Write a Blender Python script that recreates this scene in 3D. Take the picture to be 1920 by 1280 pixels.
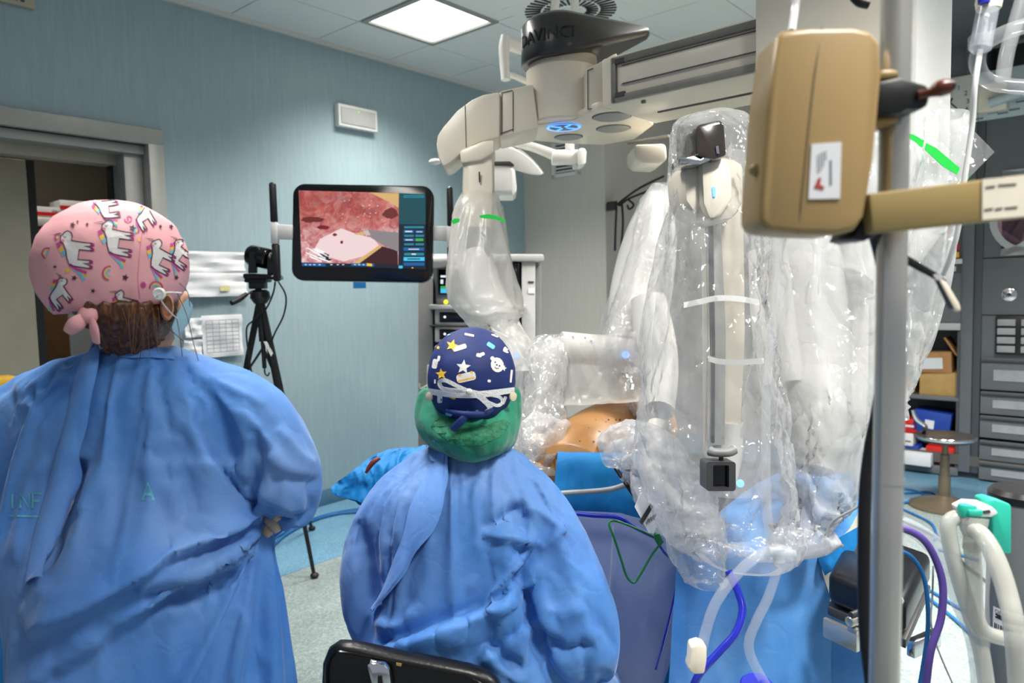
import bpy, bmesh, math, random
import numpy as np
from math import sin, cos, pi, radians, sqrt, atan2
from mathutils import Vector, Matrix, noise

for o in list(bpy.data.objects): bpy.data.objects.remove(o)
SC = bpy.context.scene
COL = SC.collection
random.seed(7)

# ---------------------------------------------------------------- camera
F = 1350.0; PITCH = radians(4.0); ROLL = radians(1.3); EYE = 1.42
MC = Matrix.Rotation(pi/2-PITCH, 3, 'X') @ Matrix.Rotation(-ROLL, 3, 'Z')
CAM = Vector((0, 0, EYE))
cam = bpy.data.cameras.new('camera'); camo = bpy.data.objects.new('camera', cam); COL.objects.link(camo)
camo.matrix_world = Matrix.Translation(CAM) @ MC.to_4x4()
cam.sensor_width = 36; cam.lens = F/1920*36; cam.clip_start = .02
cam.dof.use_dof = True; cam.dof.focus_distance = 1.7; cam.dof.aperture_fstop = 4.0
SC.camera = camo
# ---------------------------------------------------------------- view
SC.view_settings.view_transform = 'Standard'; SC.view_settings.look = 'None'
SC.view_settings.exposure = 0.15; SC.view_settings.gamma = 1.0
SC.view_settings.use_curve_mapping = False
SC.cycles.max_bounces = 6; SC.cycles.diffuse_bounces = 3; SC.cycles.glossy_bounces = 3; SC.cycles.transmission_bounces = 4; SC.cycles.transparent_max_bounces = 20
SC.cycles.use_adaptive_sampling = True; SC.cycles.adaptive_threshold = .025; SC.cycles.use_denoising = True
SC.cycles.caustics_reflective = False; SC.cycles.caustics_refractive = False
# ---------------------------------------------------------------- world: soft light of the rest of the room
wd = bpy.data.worlds.new('world'); SC.world = wd; wd.use_nodes = True
wd.node_tree.nodes['Background'].inputs[0].default_value = (.80, .87, 1.0, 1)
wd.node_tree.nodes['Background'].inputs[1].default_value = .34

# ---------------------------------------------------------------- frames of reference
def ray(px, py): return MC @ Vector(((px-960)/F, (640-py)/F, -1.0))
def W(px, py, d): return CAM + ray(px, py)*d              # pixel and camera distance -> point
def WZ(px, py, z):
    r = ray(px, py); return CAM + r*((z-EYE)/r.z)
AZ = radians(41)
U = Vector((sin(AZ), cos(AZ), 0)); N = Vector((cos(AZ), -sin(AZ), 0)); ZV = Vector((0, 0, 1))
O0 = Vector((-1.299, 4.798, 0))
def R(s, t, z=0.0): return O0 + U*s + N*t + ZV*z          # room frame: s along the left wall, t out from it
CEIL = 3.10

def area(name, loc, sx, sy, power, col, target=None, spread=pi):
    l = bpy.data.lights.new(name, 'AREA'); l.shape = 'RECTANGLE'; l.size = sx; l.size_y = sy
    l.energy = power; l.color = col; l.spread = spread
    o = bpy.data.objects.new(name, l); COL.objects.link(o); o.location = loc
    d = (Vector(target)-Vector(loc)) if target is not None else Vector((0, 0, -1))
    o.rotation_euler = d.to_track_quat('-Z', 'Y').to_euler()
    if target is None: o.rotation_euler = (0, 0, -AZ)
    return o
area('side_room_fill', R(-1.2, -.9, 2.6), .3, .3, 4, (1, .93, .8))  # added unseen fill, lifts the dark side room
# ceiling luminaires (the visible one, its neighbours; last two added to brighten wall and column)
PANELS = [(.09, .47), (.09, 3.0), (-2.3, 2.2), (-2.3, 4.4), (.69, 4.05), (-1.11, 1.05), (-.51, 4.65)]
for k, (s, t) in enumerate(PANELS):
    area('ceiling_lamp_light', R(s+.29, t+.29, CEIL-.05), .54, .54, (31, 80, 24, 34, 54, 24, 46)[k], (1.0, .97, .92), spread=radians(118))
# surgical lamp over the table (outside the frame), then an added spot
def spot(name, loc, target, power, col, angle, blend=.6, r=.12):
    l = bpy.data.lights.new(name, 'SPOT'); l.energy = power; l.color = col; l.spot_size = radians(angle); l.spot_blend = blend; l.shadow_soft_size = r
    o = bpy.data.objects.new(name, l); COL.objects.link(o); o.location = loc
    o.rotation_euler = (Vector(target)-Vector(loc)).to_track_quat('-Z', 'Y').to_euler()
spot('table_spot_light', (.85, .35, 2.85), W(1480, 680, 1.85), 95, (1, .98, .95), 56)
spot('table_spot_light', (-.3, 2.0, 2.9), W(1150, 760, 2.3), 6, (1, .97, .93), 44)  # added unseen spot from upper left, brightens the robot arms

# ---------------------------------------------------------------- materials
def lin(c):
    c = c/255.0
    return c/12.92 if c <= .04045 else ((c+.055)/1.055)**2.4
def rgb(r, g, b): return (lin(r), lin(g), lin(b), 1)
class NT:
    def __init__(s, name):
        s.m = bpy.data.materials.new(name); s.m.use_nodes = True
        s.t = s.m.node_tree; s.b = s.t.nodes['Principled BSDF']; s.out = s.t.nodes['Material Output']
        s.tc = None
    def n(s, typ, **kw):
        x = s.t.nodes.new(typ)
        for k, v in kw.items():
            if k.startswith('i_'):
                key = k[2:]; key = int(key) if key.isdigit() else key.replace('_', ' ')
                x.inputs[key].default_value = v
            else: setattr(x, k, v)
        return x
    def l(s, a, ai, b, bi): s.t.links.new(a.outputs[ai], b.inputs[bi])
    def co(s, scale=(1, 1, 1), kind='Object', rot=(0, 0, 0), loc=(0, 0, 0)):
        if not s.tc: s.tc = s.n('ShaderNodeTexCoord')
        m = s.n('ShaderNodeMapping'); m.inputs['Scale'].default_value = scale; m.inputs['Rotation'].default_value = rot; m.inputs['Location'].default_value = loc
        s.l(s.tc, kind, m, 0); return m
    def noise(s, scale, detail=3, co=None, rough=.5, dist=0):
        x = s.n('ShaderNodeTexNoise'); x.inputs['Scale'].default_value = scale; x.inputs['Detail'].default_value = detail
        x.inputs['Roughness'].default_value = rough; x.inputs['Distortion'].default_value = dist
        s.l(co or s.co(), 0, x, 'Vector'); return x
    def ramp(s, src, stops, out=0):
        r = s.n('ShaderNodeValToRGB'); e = r.color_ramp.elements
        while len(e) < len(stops): e.new(.5)
        for k, (p, c) in enumerate(stops):
            e[k].position = p; e[k].color = c if len(c) == 4 else (*c, 1)
        s.l(src, out, r, 0); return r
    def mix(s, fac, a, b, mode='MIX', fo=0):
        x = s.n('ShaderNodeMix'); x.data_type = 'RGBA'; x.blend_type = mode
        for sl, v in ((0, fac), (6, a), (7, b)):
            if hasattr(v, 'outputs'): s.t.links.new(v.outputs[2 if v.bl_idname == 'ShaderNodeMix' else fo if sl == 0 else 0], x.inputs[sl])
            else: x.inputs[sl].default_value = v
        return x
    def base(s, x): s.t.links.new(x.outputs[2 if x.bl_idname == 'ShaderNodeMix' else 0], s.b.inputs['Base Color'])
    def bump(s, src, strength=.2, dist=.01, out=0, to=None):
        b = s.n('ShaderNodeBump'); b.inputs['Strength'].default_value = strength; b.inputs['Distance'].default_value = dist
        s.l(src, out, b, 'Height'); s.l(b, 0, to or s.b, 'Normal'); return b
def setp(b, **kw):
    for k, v in kw.items(): b.inputs[k.replace('_', ' ')].default_value = v
MATS = {}
def plain(name, col, rough=.5, metal=0, spec=.5, var=.0, vs=30, bump=0, bs=80, coat=0, **kw):
    """a simple procedural material: colour broken by faint noise, optional fine relief"""
    t = NT(name)
    c = rgb(*col)
    if var:
        nz = t.noise(vs, 3)
        lo = tuple(x*(1-var) for x in c[:3]); hi = tuple(min(1, x*(1+var)) for x in c[:3])
        t.base(t.ramp(nz, [(.3, lo), (.7, hi)]))
    else: t.b.inputs['Base Color'].default_value = c
    setp(t.b, Roughness=rough, Metallic=metal, Specular_IOR_Level=spec, Coat_Weight=coat, **kw)
    if bump:
        t.bump(t.noise(bs, 3), bump, .004)
    MATS[name] = t.m; return t.m
def emit(name, col, strength):
    t = NT(name); setp(t.b, Base_Color=(0, 0, 0, 1), Emission_Color=rgb(*col), Emission_Strength=strength, Roughness=.4); MATS[name] = t.m; return t.m

# ---------------------------------------------------------------- mesh helpers: every shape is (verts, faces)
def V3(p): return Vector(p)
def join(*sh):
    vs, fs = [], []
    for v, f in sh:
        k = len(vs); vs += [tuple(x) for x in v]; fs += [tuple(i+k for i in q) for q in f]
    return vs, fs
def box(c, size, ax=None):
    """ax = three axis vectors"""
    X, Y, Z = ax or (Vector((1, 0, 0)), Vector((0, 1, 0)), ZV)
    c = Vector(c); hx, hy, hz = [k/2 for k in size]
    v = [tuple(c+X*a*hx+Y*b*hy+Z*d*hz) for a, b, d in ((-1,-1,-1),(1,-1,-1),(1,1,-1),(-1,1,-1),(-1,-1,1),(1,-1,1),(1,1,1),(-1,1,1))]
    return v, [(0,3,2,1),(4,5,6,7),(0,1,5,4),(1,2,6,5),(2,3,7,6),(3,0,4,7)]
ROOM = (N, U, ZV)
def spline(pts, k=8, closed=False):
    """Catmull-Rom through points (any dimension)"""
    P = [np.array(p, float) for p in pts]; n = len(P); out = []
    rng = range(n if closed else n-1)
    for i in rng:
        if closed: a, b, c, d = P[(i-1) % n], P[i], P[(i+1) % n], P[(i+2) % n]
        else: a, b, c, d = P[max(i-1, 0)], P[i], P[i+1], P[min(i+2, n-1)]
        for j in range(k):
            t = j/k
            out.append(.5*((2*b)+(-a+c)*t+(2*a-5*b+4*c-d)*t*t+(-a+3*b-3*c+d)*t**3))
    if not closed: out.append(P[-1])
    return out
def frames(P):
    P = [Vector(p) for p in P]; n = len(P); T = []
    for i in range(n):
        d = P[min(i+1, n-1)]-P[max(i-1, 0)]
        T.append(d.normalized() if d.length > 1e-9 else Vector((0, 0, 1)))
    a = Vector((0, 0, 1)) if abs(T[0].z) < .9 else Vector((1, 0, 0))
    X = (a-T[0]*a.dot(T[0])).normalized(); fr = []
    for i in range(n):
        X = (X-T[i]*X.dot(T[i])).normalized(); fr.append((X.copy(), T[i].cross(X)))
    return fr
def tube(pts, r, n=10, k=0, caps=True, flat=1.0):
    """round tube along points; r a number or list; k = spline steps"""
    rs = r if isinstance(r, (list, tuple)) else [r]*len(pts)
    if k:
        q = spline([(*p, rr) for p, rr in zip(pts, rs)], k); P = [Vector(x[:3]) for x in q]; rs = [max(x[3], 1e-4) for x in q]
    else: P = [Vector(p) for p in pts]
    fr = frames(P); v, f = [], []
    for (X, Y), p, rr in zip(fr, P, rs):
        for j in range(n):
            a = 2*pi*j/n; v.append(tuple(p+X*cos(a)*rr+Y*sin(a)*rr*flat))
    for i in range(len(P)-1):
        for j in range(n):
            a, b = i*n+j, i*n+(j+1) % n; f.append((a, b, b+n, a+n))
    if caps: f.append(tuple(range(n-1, -1, -1))); f.append(tuple((len(P)-1)*n+j for j in range(n)))
    return v, f
def loft(rings, caps=True, closed=True):
    n = len(rings[0]); v = [tuple(p) for r in rings for p in r]; f = []
    for i in range(len(rings)-1):
        for j in range(n if closed else n-1):
            a, b = i*n+j, i*n+(j+1) % n; f.append((a, b, b+n, a+n))
    if caps and closed: f.append(tuple(range(n-1, -1, -1))); f.append(tuple((len(rings)-1)*n+j for j in range(n)))
    return v, f
def lathe(o, axis, prof, n=24, caps=True):
    """prof = [(distance along axis, radius)]"""
    A = Vector(axis).normalized(); a = ZV if abs(A.z) < .9 else Vector((1, 0, 0))
    X = (a-A*a.dot(A)).normalized(); Y = A.cross(X); o = Vector(o)
    return loft([[o+A*h+X*cos(2*pi*j/n)*max(r, 1e-4)+Y*sin(2*pi*j/n)*max(r, 1e-4) for j in range(n)] for h, r in prof], caps)
def prism(outline, ext):
    """outline: 3d points in a plane; ext: extrusion vector"""
    P = [Vector(p) for p in outline]; n = len(P); e = Vector(ext)
    v = [tuple(p) for p in P]+[tuple(p+e) for p in P]
    return v, [tuple(range(n-1, -1, -1)), tuple(range(n, 2*n))]+[(i, (i+1) % n, (i+1) % n+n, i+n) for i in range(n)]
def plate(pts2, o, X, Y, ext):
    o, X, Y = Vector(o), Vector(X), Vector(Y)
    return prism([o+X*a+Y*b for a, b in pts2], ext)
def rrect(w, h, r, k=5):
    out = []
    for cx, cy, a0 in ((w/2-r, h/2-r, 0), (-w/2+r, h/2-r, pi/2), (-w/2+r, -h/2+r, pi), (w/2-r, -h/2+r, 3*pi/2)):
        for j in range(k+1):
            a = a0+j*pi/2/k; out.append((cx+r*cos(a), cy+r*sin(a)))
    return out
def ball(c, r, n=12, m=8, ax=None):
    X, Y, Z = ax or (Vector((1, 0, 0)), Vector((0, 1, 0)), ZV); c = Vector(c)
    r = r if isinstance(r, (list, tuple)) else (r, r, r)
    rings = []
    for i in range(m+1):
        a = -pi/2+pi*i/m; q = max(cos(a), .01)
        rings.append([c+X*cos(2*pi*j/n)*q*r[0]+Y*sin(2*pi*j/n)*q*r[1]+Z*sin(a)*r[2] for j in range(n)])
    return loft(rings)
ZERO = Vector((0, 0, 0))
def link(name, me, parent=None):
    o = bpy.data.objects.new(name, me); COL.objects.link(o)
    if parent is not None: o.parent = parent
    return o
def origin_of(o):
    p = Vector(o.location)
    while o.parent: o = o.parent; p += Vector(o.location)
    return p
def obj(name, shape, mat, parent=None, smooth=True, bevel=0, seg=2, angle=40, loc=None):
    """one mesh object, verts given in world space"""
    vs, fs = shape
    base = origin_of(parent) if parent is not None else ZERO
    if parent is None:
        a = np.array([tuple(v) for v in vs]); base = Vector((float(a[:, 0].mean()), float(a[:, 1].mean()), float(a[:, 2].min()))) if loc is None else Vector(loc)
    me = bpy.data.meshes.new(name); me.from_pydata([tuple(Vector(v)-base) for v in vs], [], fs)
    bm = bmesh.new(); bm.from_mesh(me)
    bmesh.ops.recalc_face_normals(bm, faces=bm.faces)
    if bevel:
        es = [e for e in bm.edges if len(e.link_faces) == 2 and e.calc_face_angle(0) > radians(angle)]
        bmesh.ops.bevel(bm, geom=es, offset=bevel, segments=seg, affect='EDGES', profile=.5, clamp_overlap=True)
    if smooth:
        for f in bm.faces: f.smooth = True
        for e in bm.edges:
            if len(e.link_faces) == 2 and e.calc_face_angle(0) > radians(angle): e.smooth = False
    bm.to_mesh(me); bm.free()
    if isinstance(mat, str): mat = MATS[mat]
    me.materials.append(mat)
    o = link(name, me, parent)
    if parent is None: o.location = base
    return o
def thing(name, label, cat, loc, group=None, kind=None):
    o = bpy.data.objects.new(name, None); COL.objects.link(o); o.location = Vector(loc); o.empty_display_size = .05
    return tag(o, label, cat, group, kind)
def tag(o, label=None, cat=None, group=None, kind=None):
    if label: o['label'] = label
    if cat: o['category'] = cat
    if group: o['group'] = group
    if kind: o['kind'] = kind
    return o
def struct(name, shape, mat, label=None, **kw):
    o = obj(name, shape, mat, **kw); o['kind'] = 'structure'
    if label: o['label'] = label
    return o
def text(name, s, size, o, X, Y, mat, parent, ext=.0004, align='CENTER'):
    """raised lettering as a mesh"""
    c = bpy.data.curves.new(name, 'FONT'); c.body = s; c.size = size; c.extrude = ext; c.align_x = align; c.align_y = 'CENTER'; c.resolution_u = 2
    t = bpy.data.objects.new(name, c); COL.objects.link(t)
    X, Y = Vector(X).normalized(), Vector(Y).normalized(); Zn = X.cross(Y)
    m = Matrix((X, Y, Zn)).transposed().to_4x4(); m.translation = Vector(o)
    dg = bpy.context.evaluated_depsgraph_get(); me = bpy.data.meshes.new_from_object(t.evaluated_get(dg))
    bpy.data.objects.remove(t); bpy.data.curves.remove(c)
    base = origin_of(parent) if parent is not None else ZERO
    me.transform(Matrix.Translation(-base) @ m)
    me.materials.clear(); me.materials.append(MATS[mat] if isinstance(mat, str) else mat)
    ob = link(name, me, parent); return ob
def project(A):
    """world points (n,3) -> pixel coordinates and distance"""
    m = np.array(MC); q = (A-np.array(CAM)) @ m
    d = -q[:, 2]; return 960+F*q[:, 0]/d, 640-F*q[:, 1]/d, d
def mesh_arrays(me):
    n = len(me.vertices); A = np.empty(n*3); me.vertices.foreach_get('co', A)
    B = np.empty(n*3); me.vertices.foreach_get('normal', B); return A.reshape(-1, 3), B.reshape(-1, 3)
def settle(me, inner, pin, frames=22, grow=.10, stiff=12, bend=.6, mass=.25, grav=1.0, quality=5):
    """let a cloth mesh hang over a body for a moment, so that it falls into real folds"""
    a = bpy.data.objects.new('tmp_body', inner); COL.objects.link(a)
    cm = a.modifiers.new('c', 'COLLISION'); a.collision.thickness_outer = .004; a.collision.thickness_inner = .05; a.collision.cloth_friction = 12
    b = bpy.data.objects.new('tmp_cloth', me); COL.objects.link(b)
    vg = b.vertex_groups.new(name='pin')
    for i, w in pin: vg.add([i], w, 'REPLACE')
    m = b.modifiers.new('cloth', 'CLOTH'); s = m.settings
    s.quality = quality; s.mass = mass; s.tension_stiffness = stiff; s.compression_stiffness = stiff; s.shear_stiffness = stiff*.5; s.bending_stiffness = bend
    s.tension_damping = 8; s.compression_damping = 8; s.shear_damping = 8; s.bending_damping = .5; s.air_damping = 2
    s.vertex_group_mass = 'pin'; s.pin_stiffness = 1.0; s.shrink_min = -grow
    s.effector_weights.gravity = grav
    m.collision_settings.use_collision = True; m.collision_settings.distance_min = .004; m.collision_settings.collision_quality = 2; m.collision_settings.use_self_collision = False
    m.point_cache.frame_start = 1; m.point_cache.frame_end = frames
    for f in range(1, frames+1): SC.frame_set(f)
    dg = bpy.context.evaluated_depsgraph_get(); r = bpy.data.meshes.new_from_object(b.evaluated_get(dg))
    bpy.data.objects.remove(b); bpy.data.objects.remove(a); SC.frame_set(1)
    return r
def film_settle(shape, pin, gap=.04, grow=.2, bend=.05, stiff=12, frames=14, grav=.5):
    """plastic film: the same short fall, over a slimmer copy of its own outline"""
    me = bpy.data.meshes.new('film'); me.from_pydata([tuple(v) for v in shape[0]], [], shape[1])
    bm = bmesh.new(); bm.from_mesh(me); bmesh.ops.recalc_face_normals(bm, faces=bm.faces); bm.to_mesh(me); bm.free()
    A, Nn = mesh_arrays(me); inner = me.copy(); inner.vertices.foreach_set('co', (A-Nn*gap).reshape(-1)); inner.update()
    px, py, d = project(A); pw_ = pin(px, py)
    r = settle(me, inner, [(int(i), 1.0) for i in np.nonzero(pw_)[0]], frames, grow, stiff, bend, .15, grav)
    return [tuple(v.co) for v in r.vertices], [tuple(p.vertices) for p in r.polygons]
# ================================================================ materials
def wall_mat(name, a, b, c):
    t = NT(name)
    st = t.noise(9, 5, t.co((6, 6, .5)), .65)
    r = t.ramp(st, [(.25, rgb(*a)), (.55, rgb(*b)), (.8, rgb(*c))])
    fl = t.noise(30, 3, t.co((3.0, 3.0, .5)), .7)
    m = t.mix(t.ramp(fl, [(.66, (0, 0, 0)), (.74, (.5, .5, .5))]), r, rgb(a[0]-30, a[1]-26, a[2]-22))
    t.base(m); setp(t.b, Roughness=.42, Specular_IOR_Level=.4)
    t.bump(st, .02, .003); MATS[name] = t.m
wall_mat('wall_blue', (148, 170, 178), (157, 178, 184), (166, 185, 190))
wall_mat('wall_beige', (208, 200, 188), (214, 206, 195), (219, 212, 202))
wall_mat('wall_dim', (150, 146, 136), (160, 156, 146), (170, 166, 156))
def floor_mat(name, a, b, c):
    t = NT(name)
    n1 = t.noise(95, 2, None, .6); n2 = t.noise(4, 3)
    r = t.ramp(n1, [(.36, rgb(*a)), (.5, rgb(*b)), (.66, rgb(*c))])
    m = t.mix(.25, r, t.ramp(n2, [(.3, rgb(*a)), (.7, rgb(*c))]))
    t.base(m); setp(t.b, Roughness=.33, Specular_IOR_Level=.45); MATS[name] = t.m
floor_mat('floor_grey', (104, 116, 115), (126, 138, 137), (150, 160, 158))
floor_mat('floor_blue', (76, 118, 146), (98, 142, 168), (120, 160, 180))
plain('skirting_blue', (84, 122, 146), .4, var=.08, vs=60)
plain('tile', (238, 238, 234), .8, var=.03, vs=90, bump=.15, bs=160)
plain('grid_white', (215, 214, 208), .5)
plain('frame_grey', (168, 168, 162), .4, metal=.3, var=.04, vs=20)
plain('steel', (206, 203, 194), .26, metal=.75, var=.05, vs=15, bump=.03, bs=60)
plain('chrome', (215, 215, 218), .1, metal=1.0, var=.04)
plain('black_plastic', (16, 16, 18), .38, var=.15, vs=40)
plain('black_gloss', (8, 8, 9), .12, var=.1)
plain('black_rubber', (20, 20, 22), .6, var=.2, vs=60, bump=.1)
plain('dark_grey', (62, 62, 64), .42, var=.08)
plain('mid_grey', (128, 128, 126), .45, var=.05)
plain('light_grey', (186, 186, 184), .4, var=.03)
plain('white_plastic', (232, 231, 226), .35, var=.02)
plain('robot_white', (228, 219, 201), .33, var=.02, vs=8)
plain('robot_trim', (122, 120, 112), .4, var=.05)
plain('robot_cap', (38, 38, 40), .3, var=.1, coat=.3)
plain('disc_grey', (150, 150, 148), .45, var=.08, vs=120, bump=.2, bs=200)
plain('cabinet_grey', (104, 107, 110), .45, var=.05, vs=6)
plain('cabinet_dark', (74, 77, 81), .5, var=.05)
plain('drawer_label', (158, 160, 162), .3, var=.1, vs=12)
plain('cardboard', (176, 128, 82), .8, var=.12, vs=18, bump=.2, bs=50)
plain('cardboard_tan', (186, 150, 92), .8, var=.08, vs=18)
plain('paper', (226, 226, 228), .7, var=.04, vs=9, bump=.15, bs=14)
plain('paper_yellow', (214, 208, 150), .7, var=.05)
plain('ink', (40, 40, 44), .7); plain('ink_grey', (120, 120, 128), .7)
plain('ink_red', (168, 60, 50), .6)
plain('red_card', (206, 34, 30), .5, var=.06)
plain('blue_card', (28, 66, 160), .45, var=.08)
plain('wood', (134, 92, 46), .5, var=.2, vs=9, bump=.1)
plain('yellow', (232, 182, 54), .5, var=.05)
plain('beige_pump', (166, 138, 90), .36, var=.02, vs=12)
plain('beige_band', (158, 136, 84), .42, var=.03, vs=12)
plain('brown_knob', (92, 40, 22), .3, var=.2)
plain('teal', (44, 184, 158), .4, var=.04)
plain('cyl_grey', (112, 118, 118), .42, var=.05, vs=6)
plain('cable_black', (14, 14, 16), .45, var=.1)
plain('cable_blue', (22, 92, 150), .45, var=.1)
plain('cable_purple', (86, 66, 142), .4, var=.1)
plain('cable_grey', (150, 152, 154), .4, var=.1)
plain('cord_green', (14, 118, 58), .5, var=.1)
plain('tape_green', (16, 196, 66), .45, var=.05)
plain('stool_metal', (120, 108, 92), .4, metal=.6, var=.1, vs=14)
plain('seat_leather', (70, 66, 64), .3, metal=.3, var=.1)
plain('leather_black', (15, 14, 14), .32, var=.2, vs=30, bump=.12, bs=140)
plain('mattress_black', (18, 20, 26), .3, var=.3, vs=14, bump=.5, bs=9)
plain('skirt_dim', (90, 88, 82), .6, var=.05)
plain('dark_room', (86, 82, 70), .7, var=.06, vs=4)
plain('door_cream', (176, 170, 150), .5, var=.05, vs=8)
plain('clip_white', (236, 226, 206), .4, var=.04)
plain('deep_blue', (22, 40, 170), .35, var=.1)
plain('iodine', (70, 22, 16), .35, var=.5, vs=40)
plain('dark_red', (110, 34, 30), .5, var=.3, vs=30)
plain('skin', (206, 158, 128), .5, var=.08, vs=20, bump=.15, bs=90, Subsurface_Weight=.15, Subsurface_Radius=(.012, .005, .003))
plain('glove', (206, 184, 160), .42, var=.06, vs=30, bump=.3, bs=40)
plain('elastic', (232, 232, 230), .7, var=.08, vs=200, bump=.5, bs=300)
plain('cream_button', (220, 206, 176), .4, var=.04)
emit('lamp_tube', (255, 253, 248), 2.2)
emit('blue_led', (70, 140, 255), 2.6)
emit('blue_glow', (90, 150, 255), 3.0)
emit('green_led', (120, 230, 40), 1.5); emit('yellow_led', (220, 230, 40), 1.6)
emit('white_led', (230, 230, 255), 2)
emit('red_indicator', (200, 20, 20), .35); emit('yellow_indicator', (230, 180, 20), .45)

# gowns: thin blue nonwoven
def gown_mat(name, a, b, c, sheen=.2, scale=1.0):
    t = NT(name)
    n1 = t.noise(5*scale, 4, None, .6); n2 = t.noise(260, 2)
    r0 = t.ramp(n1, [(.28, rgb(*a)), (.5, rgb(*b)), (.75, rgb(*c))]); big = t.noise(2.2, 2)
    r = t.mix(t.ramp(big, [(.48, (0, 0, 0)), (.68, (.55, .55, .55))]), r0, rgb(*[min(255, q+w) for q, w in zip(c, (26, 8, -2))]))
    m = t.mix(.08, r, t.ramp(n2, [(.35, rgb(*a)), (.65, rgb(*c))]))
    t.base(m); setp(t.b, Roughness=.62, Specular_IOR_Level=.3, Sheen_Weight=sheen, Sheen_Roughness=.4)
    v = t.n('ShaderNodeTexVoronoi'); v.feature = 'F1'; v.inputs['Scale'].default_value = 17
    wv = t.noise(7, 3); mp = t.co((1, 1, .55)); ad = t.n('ShaderNodeVectorMath'); ad.operation = 'ADD'; t.l(mp, 0, ad, 0)
    sc = t.n('ShaderNodeVectorMath'); sc.operation = 'SCALE'; sc.inputs['Scale'].default_value = .12; t.l(wv, 'Color', sc, 0); t.l(sc, 0, ad, 1); t.l(ad, 0, v, 'Vector')
    b0 = t.bump(v, .16, .006, out=0)
    ve = t.n('ShaderNodeTexVoronoi'); ve.feature = 'DISTANCE_TO_EDGE'; ve.inputs['Scale'].default_value = 8.5
    s3 = t.n('ShaderNodeVectorMath'); s3.operation = 'SCALE'; s3.inputs['Scale'].default_value = .3; t.l(wv, 'Color', s3, 0)
    a3 = t.n('ShaderNodeVectorMath'); a3.operation = 'ADD'; m3 = t.co((1, 1, .6), rot=(0, .6, 0)); t.l(m3, 0, a3, 0); t.l(s3, 0, a3, 1); t.l(a3, 0, ve, 'Vector')
    re_ = t.ramp(ve, [(0, (0, 0, 0)), (.09, (1, 1, 1))])
    b1 = t.n('ShaderNodeBump'); b1.inputs['Strength'].default_value = .1; b1.inputs['Distance'].default_value = .004; t.l(re_, 0, b1, 'Height'); t.l(b0, 0, b1, 'Normal')
    b2 = t.n('ShaderNodeBump'); b2.inputs['Strength'].default_value = .22; b2.inputs['Distance'].default_value = .0006; t.l(n2, 0, b2, 'Height')
    t.l(b1, 0, b2, 'Normal'); t.l(b2, 0, t.b, 'Normal')
    MATS[name] = t.m
gown_mat('gown', (56, 114, 190), (74, 130, 200), (106, 150, 208))
gown_mat('gown_flap', (70, 128, 206), (86, 142, 214), (106, 154, 220))
gown_mat('drape', (68, 138, 214), (88, 154, 224), (114, 172, 232))
gown_mat('drape_teal', (4, 100, 166), (8, 116, 182), (24, 134, 194))

# clear plastic film: mostly see-through with milky body and sharp creases
def film(name, alpha, col=(225, 226, 228), rough=.09, sc=1.0, bump=.5):
    t = NT(name); t.t.nodes.remove(t.b)
    cr = t.n('ShaderNodeTexVoronoi'); cr.feature = 'DISTANCE_TO_EDGE'; cr.inputs['Scale'].default_value = 15*sc
    wv = t.noise(5*sc, 4); mp = t.co((1, 1, .55)); ad = t.n('ShaderNodeVectorMath'); ad.operation = 'ADD'; t.l(mp, 0, ad, 0)
    k = t.n('ShaderNodeVectorMath'); k.operation = 'SCALE'; k.inputs['Scale'].default_value = .22; t.l(wv, 'Color', k, 0); t.l(k, 0, ad, 1); t.l(ad, 0, cr, 'Vector')
    rp = t.ramp(cr, [(0, (0, 0, 0)), (.25, (1, 1, 1))])
    fine = t.noise(26*sc, 4, t.co((1, 1, .5)), .6)
    b1 = t.n('ShaderNodeBump'); b1.inputs['Strength'].default_value = bump; b1.inputs['Distance'].default_value = .012; t.l(rp, 0, b1, 'Height')
    b2 = t.n('ShaderNodeBump'); b2.inputs['Strength'].default_value = bump*.7; b2.inputs['Distance'].default_value = .01; t.l(fine, 0, b2, 'Height'); t.l(b1, 0, b2, 'Normal')
    gl = t.n('ShaderNodeBsdfGlossy'); gl.inputs['Roughness'].default_value = rough; gl.inputs['Color'].default_value = (1, 1, 1, 1); t.l(b2, 0, gl, 'Normal')
    df = t.n('ShaderNodeBsdfDiffuse'); df.inputs['Color'].default_value = rgb(*col); t.l(b2, 0, df, 'Normal')
    tl = t.n('ShaderNodeBsdfTranslucent'); tl.inputs['Color'].default_value = rgb(*col); t.l(b2, 0, tl, 'Normal')
    md = t.n('ShaderNodeMixShader'); md.inputs[0].default_value = .45; t.l(df, 0, md, 1); t.l(tl, 0, md, 2)
    tr = t.n('ShaderNodeBsdfTransparent'); tr.inputs['Color'].default_value = (.99, .99, .99, 1)
    # milkiness varies from place to place, more along the creases
    cl = t.noise(3*sc, 3); ra = t.ramp(cl, [(.3, (alpha*.65,)*3), (.7, (min(1, alpha*1.35),)*3)])
    lw = t.n('ShaderNodeLayerWeight'); lw.inputs['Blend'].default_value = .35
    mu = t.n('ShaderNodeMath'); mu.operation = 'MULTIPLY_ADD'; t.l(lw, 'Facing', mu, 0); mu.inputs[1].default_value = .25; t.l(ra, 0, mu, 2); mu.use_clamp = True
    m1 = t.n('ShaderNodeMixShader'); t.l(mu, 0, m1, 0); t.l(tr, 0, m1, 1); t.l(md, 0, m1, 2)
    fr = t.n('ShaderNodeFresnel'); fr.inputs['IOR'].default_value = 1.35; t.l(b2, 0, fr, 'Normal')
    mn = t.n('ShaderNodeMath'); mn.operation = 'MINIMUM'; t.l(fr, 0, mn, 0); mn.inputs[1].default_value = .28
    m2 = t.n('ShaderNodeMixShader'); t.l(mn, 0, m2, 0); t.l(m1, 0, m2, 1); t.l(gl, 0, m2, 2)
    t.l(m2, 0, t.out, 'Surface'); MATS[name] = t.m
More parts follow.
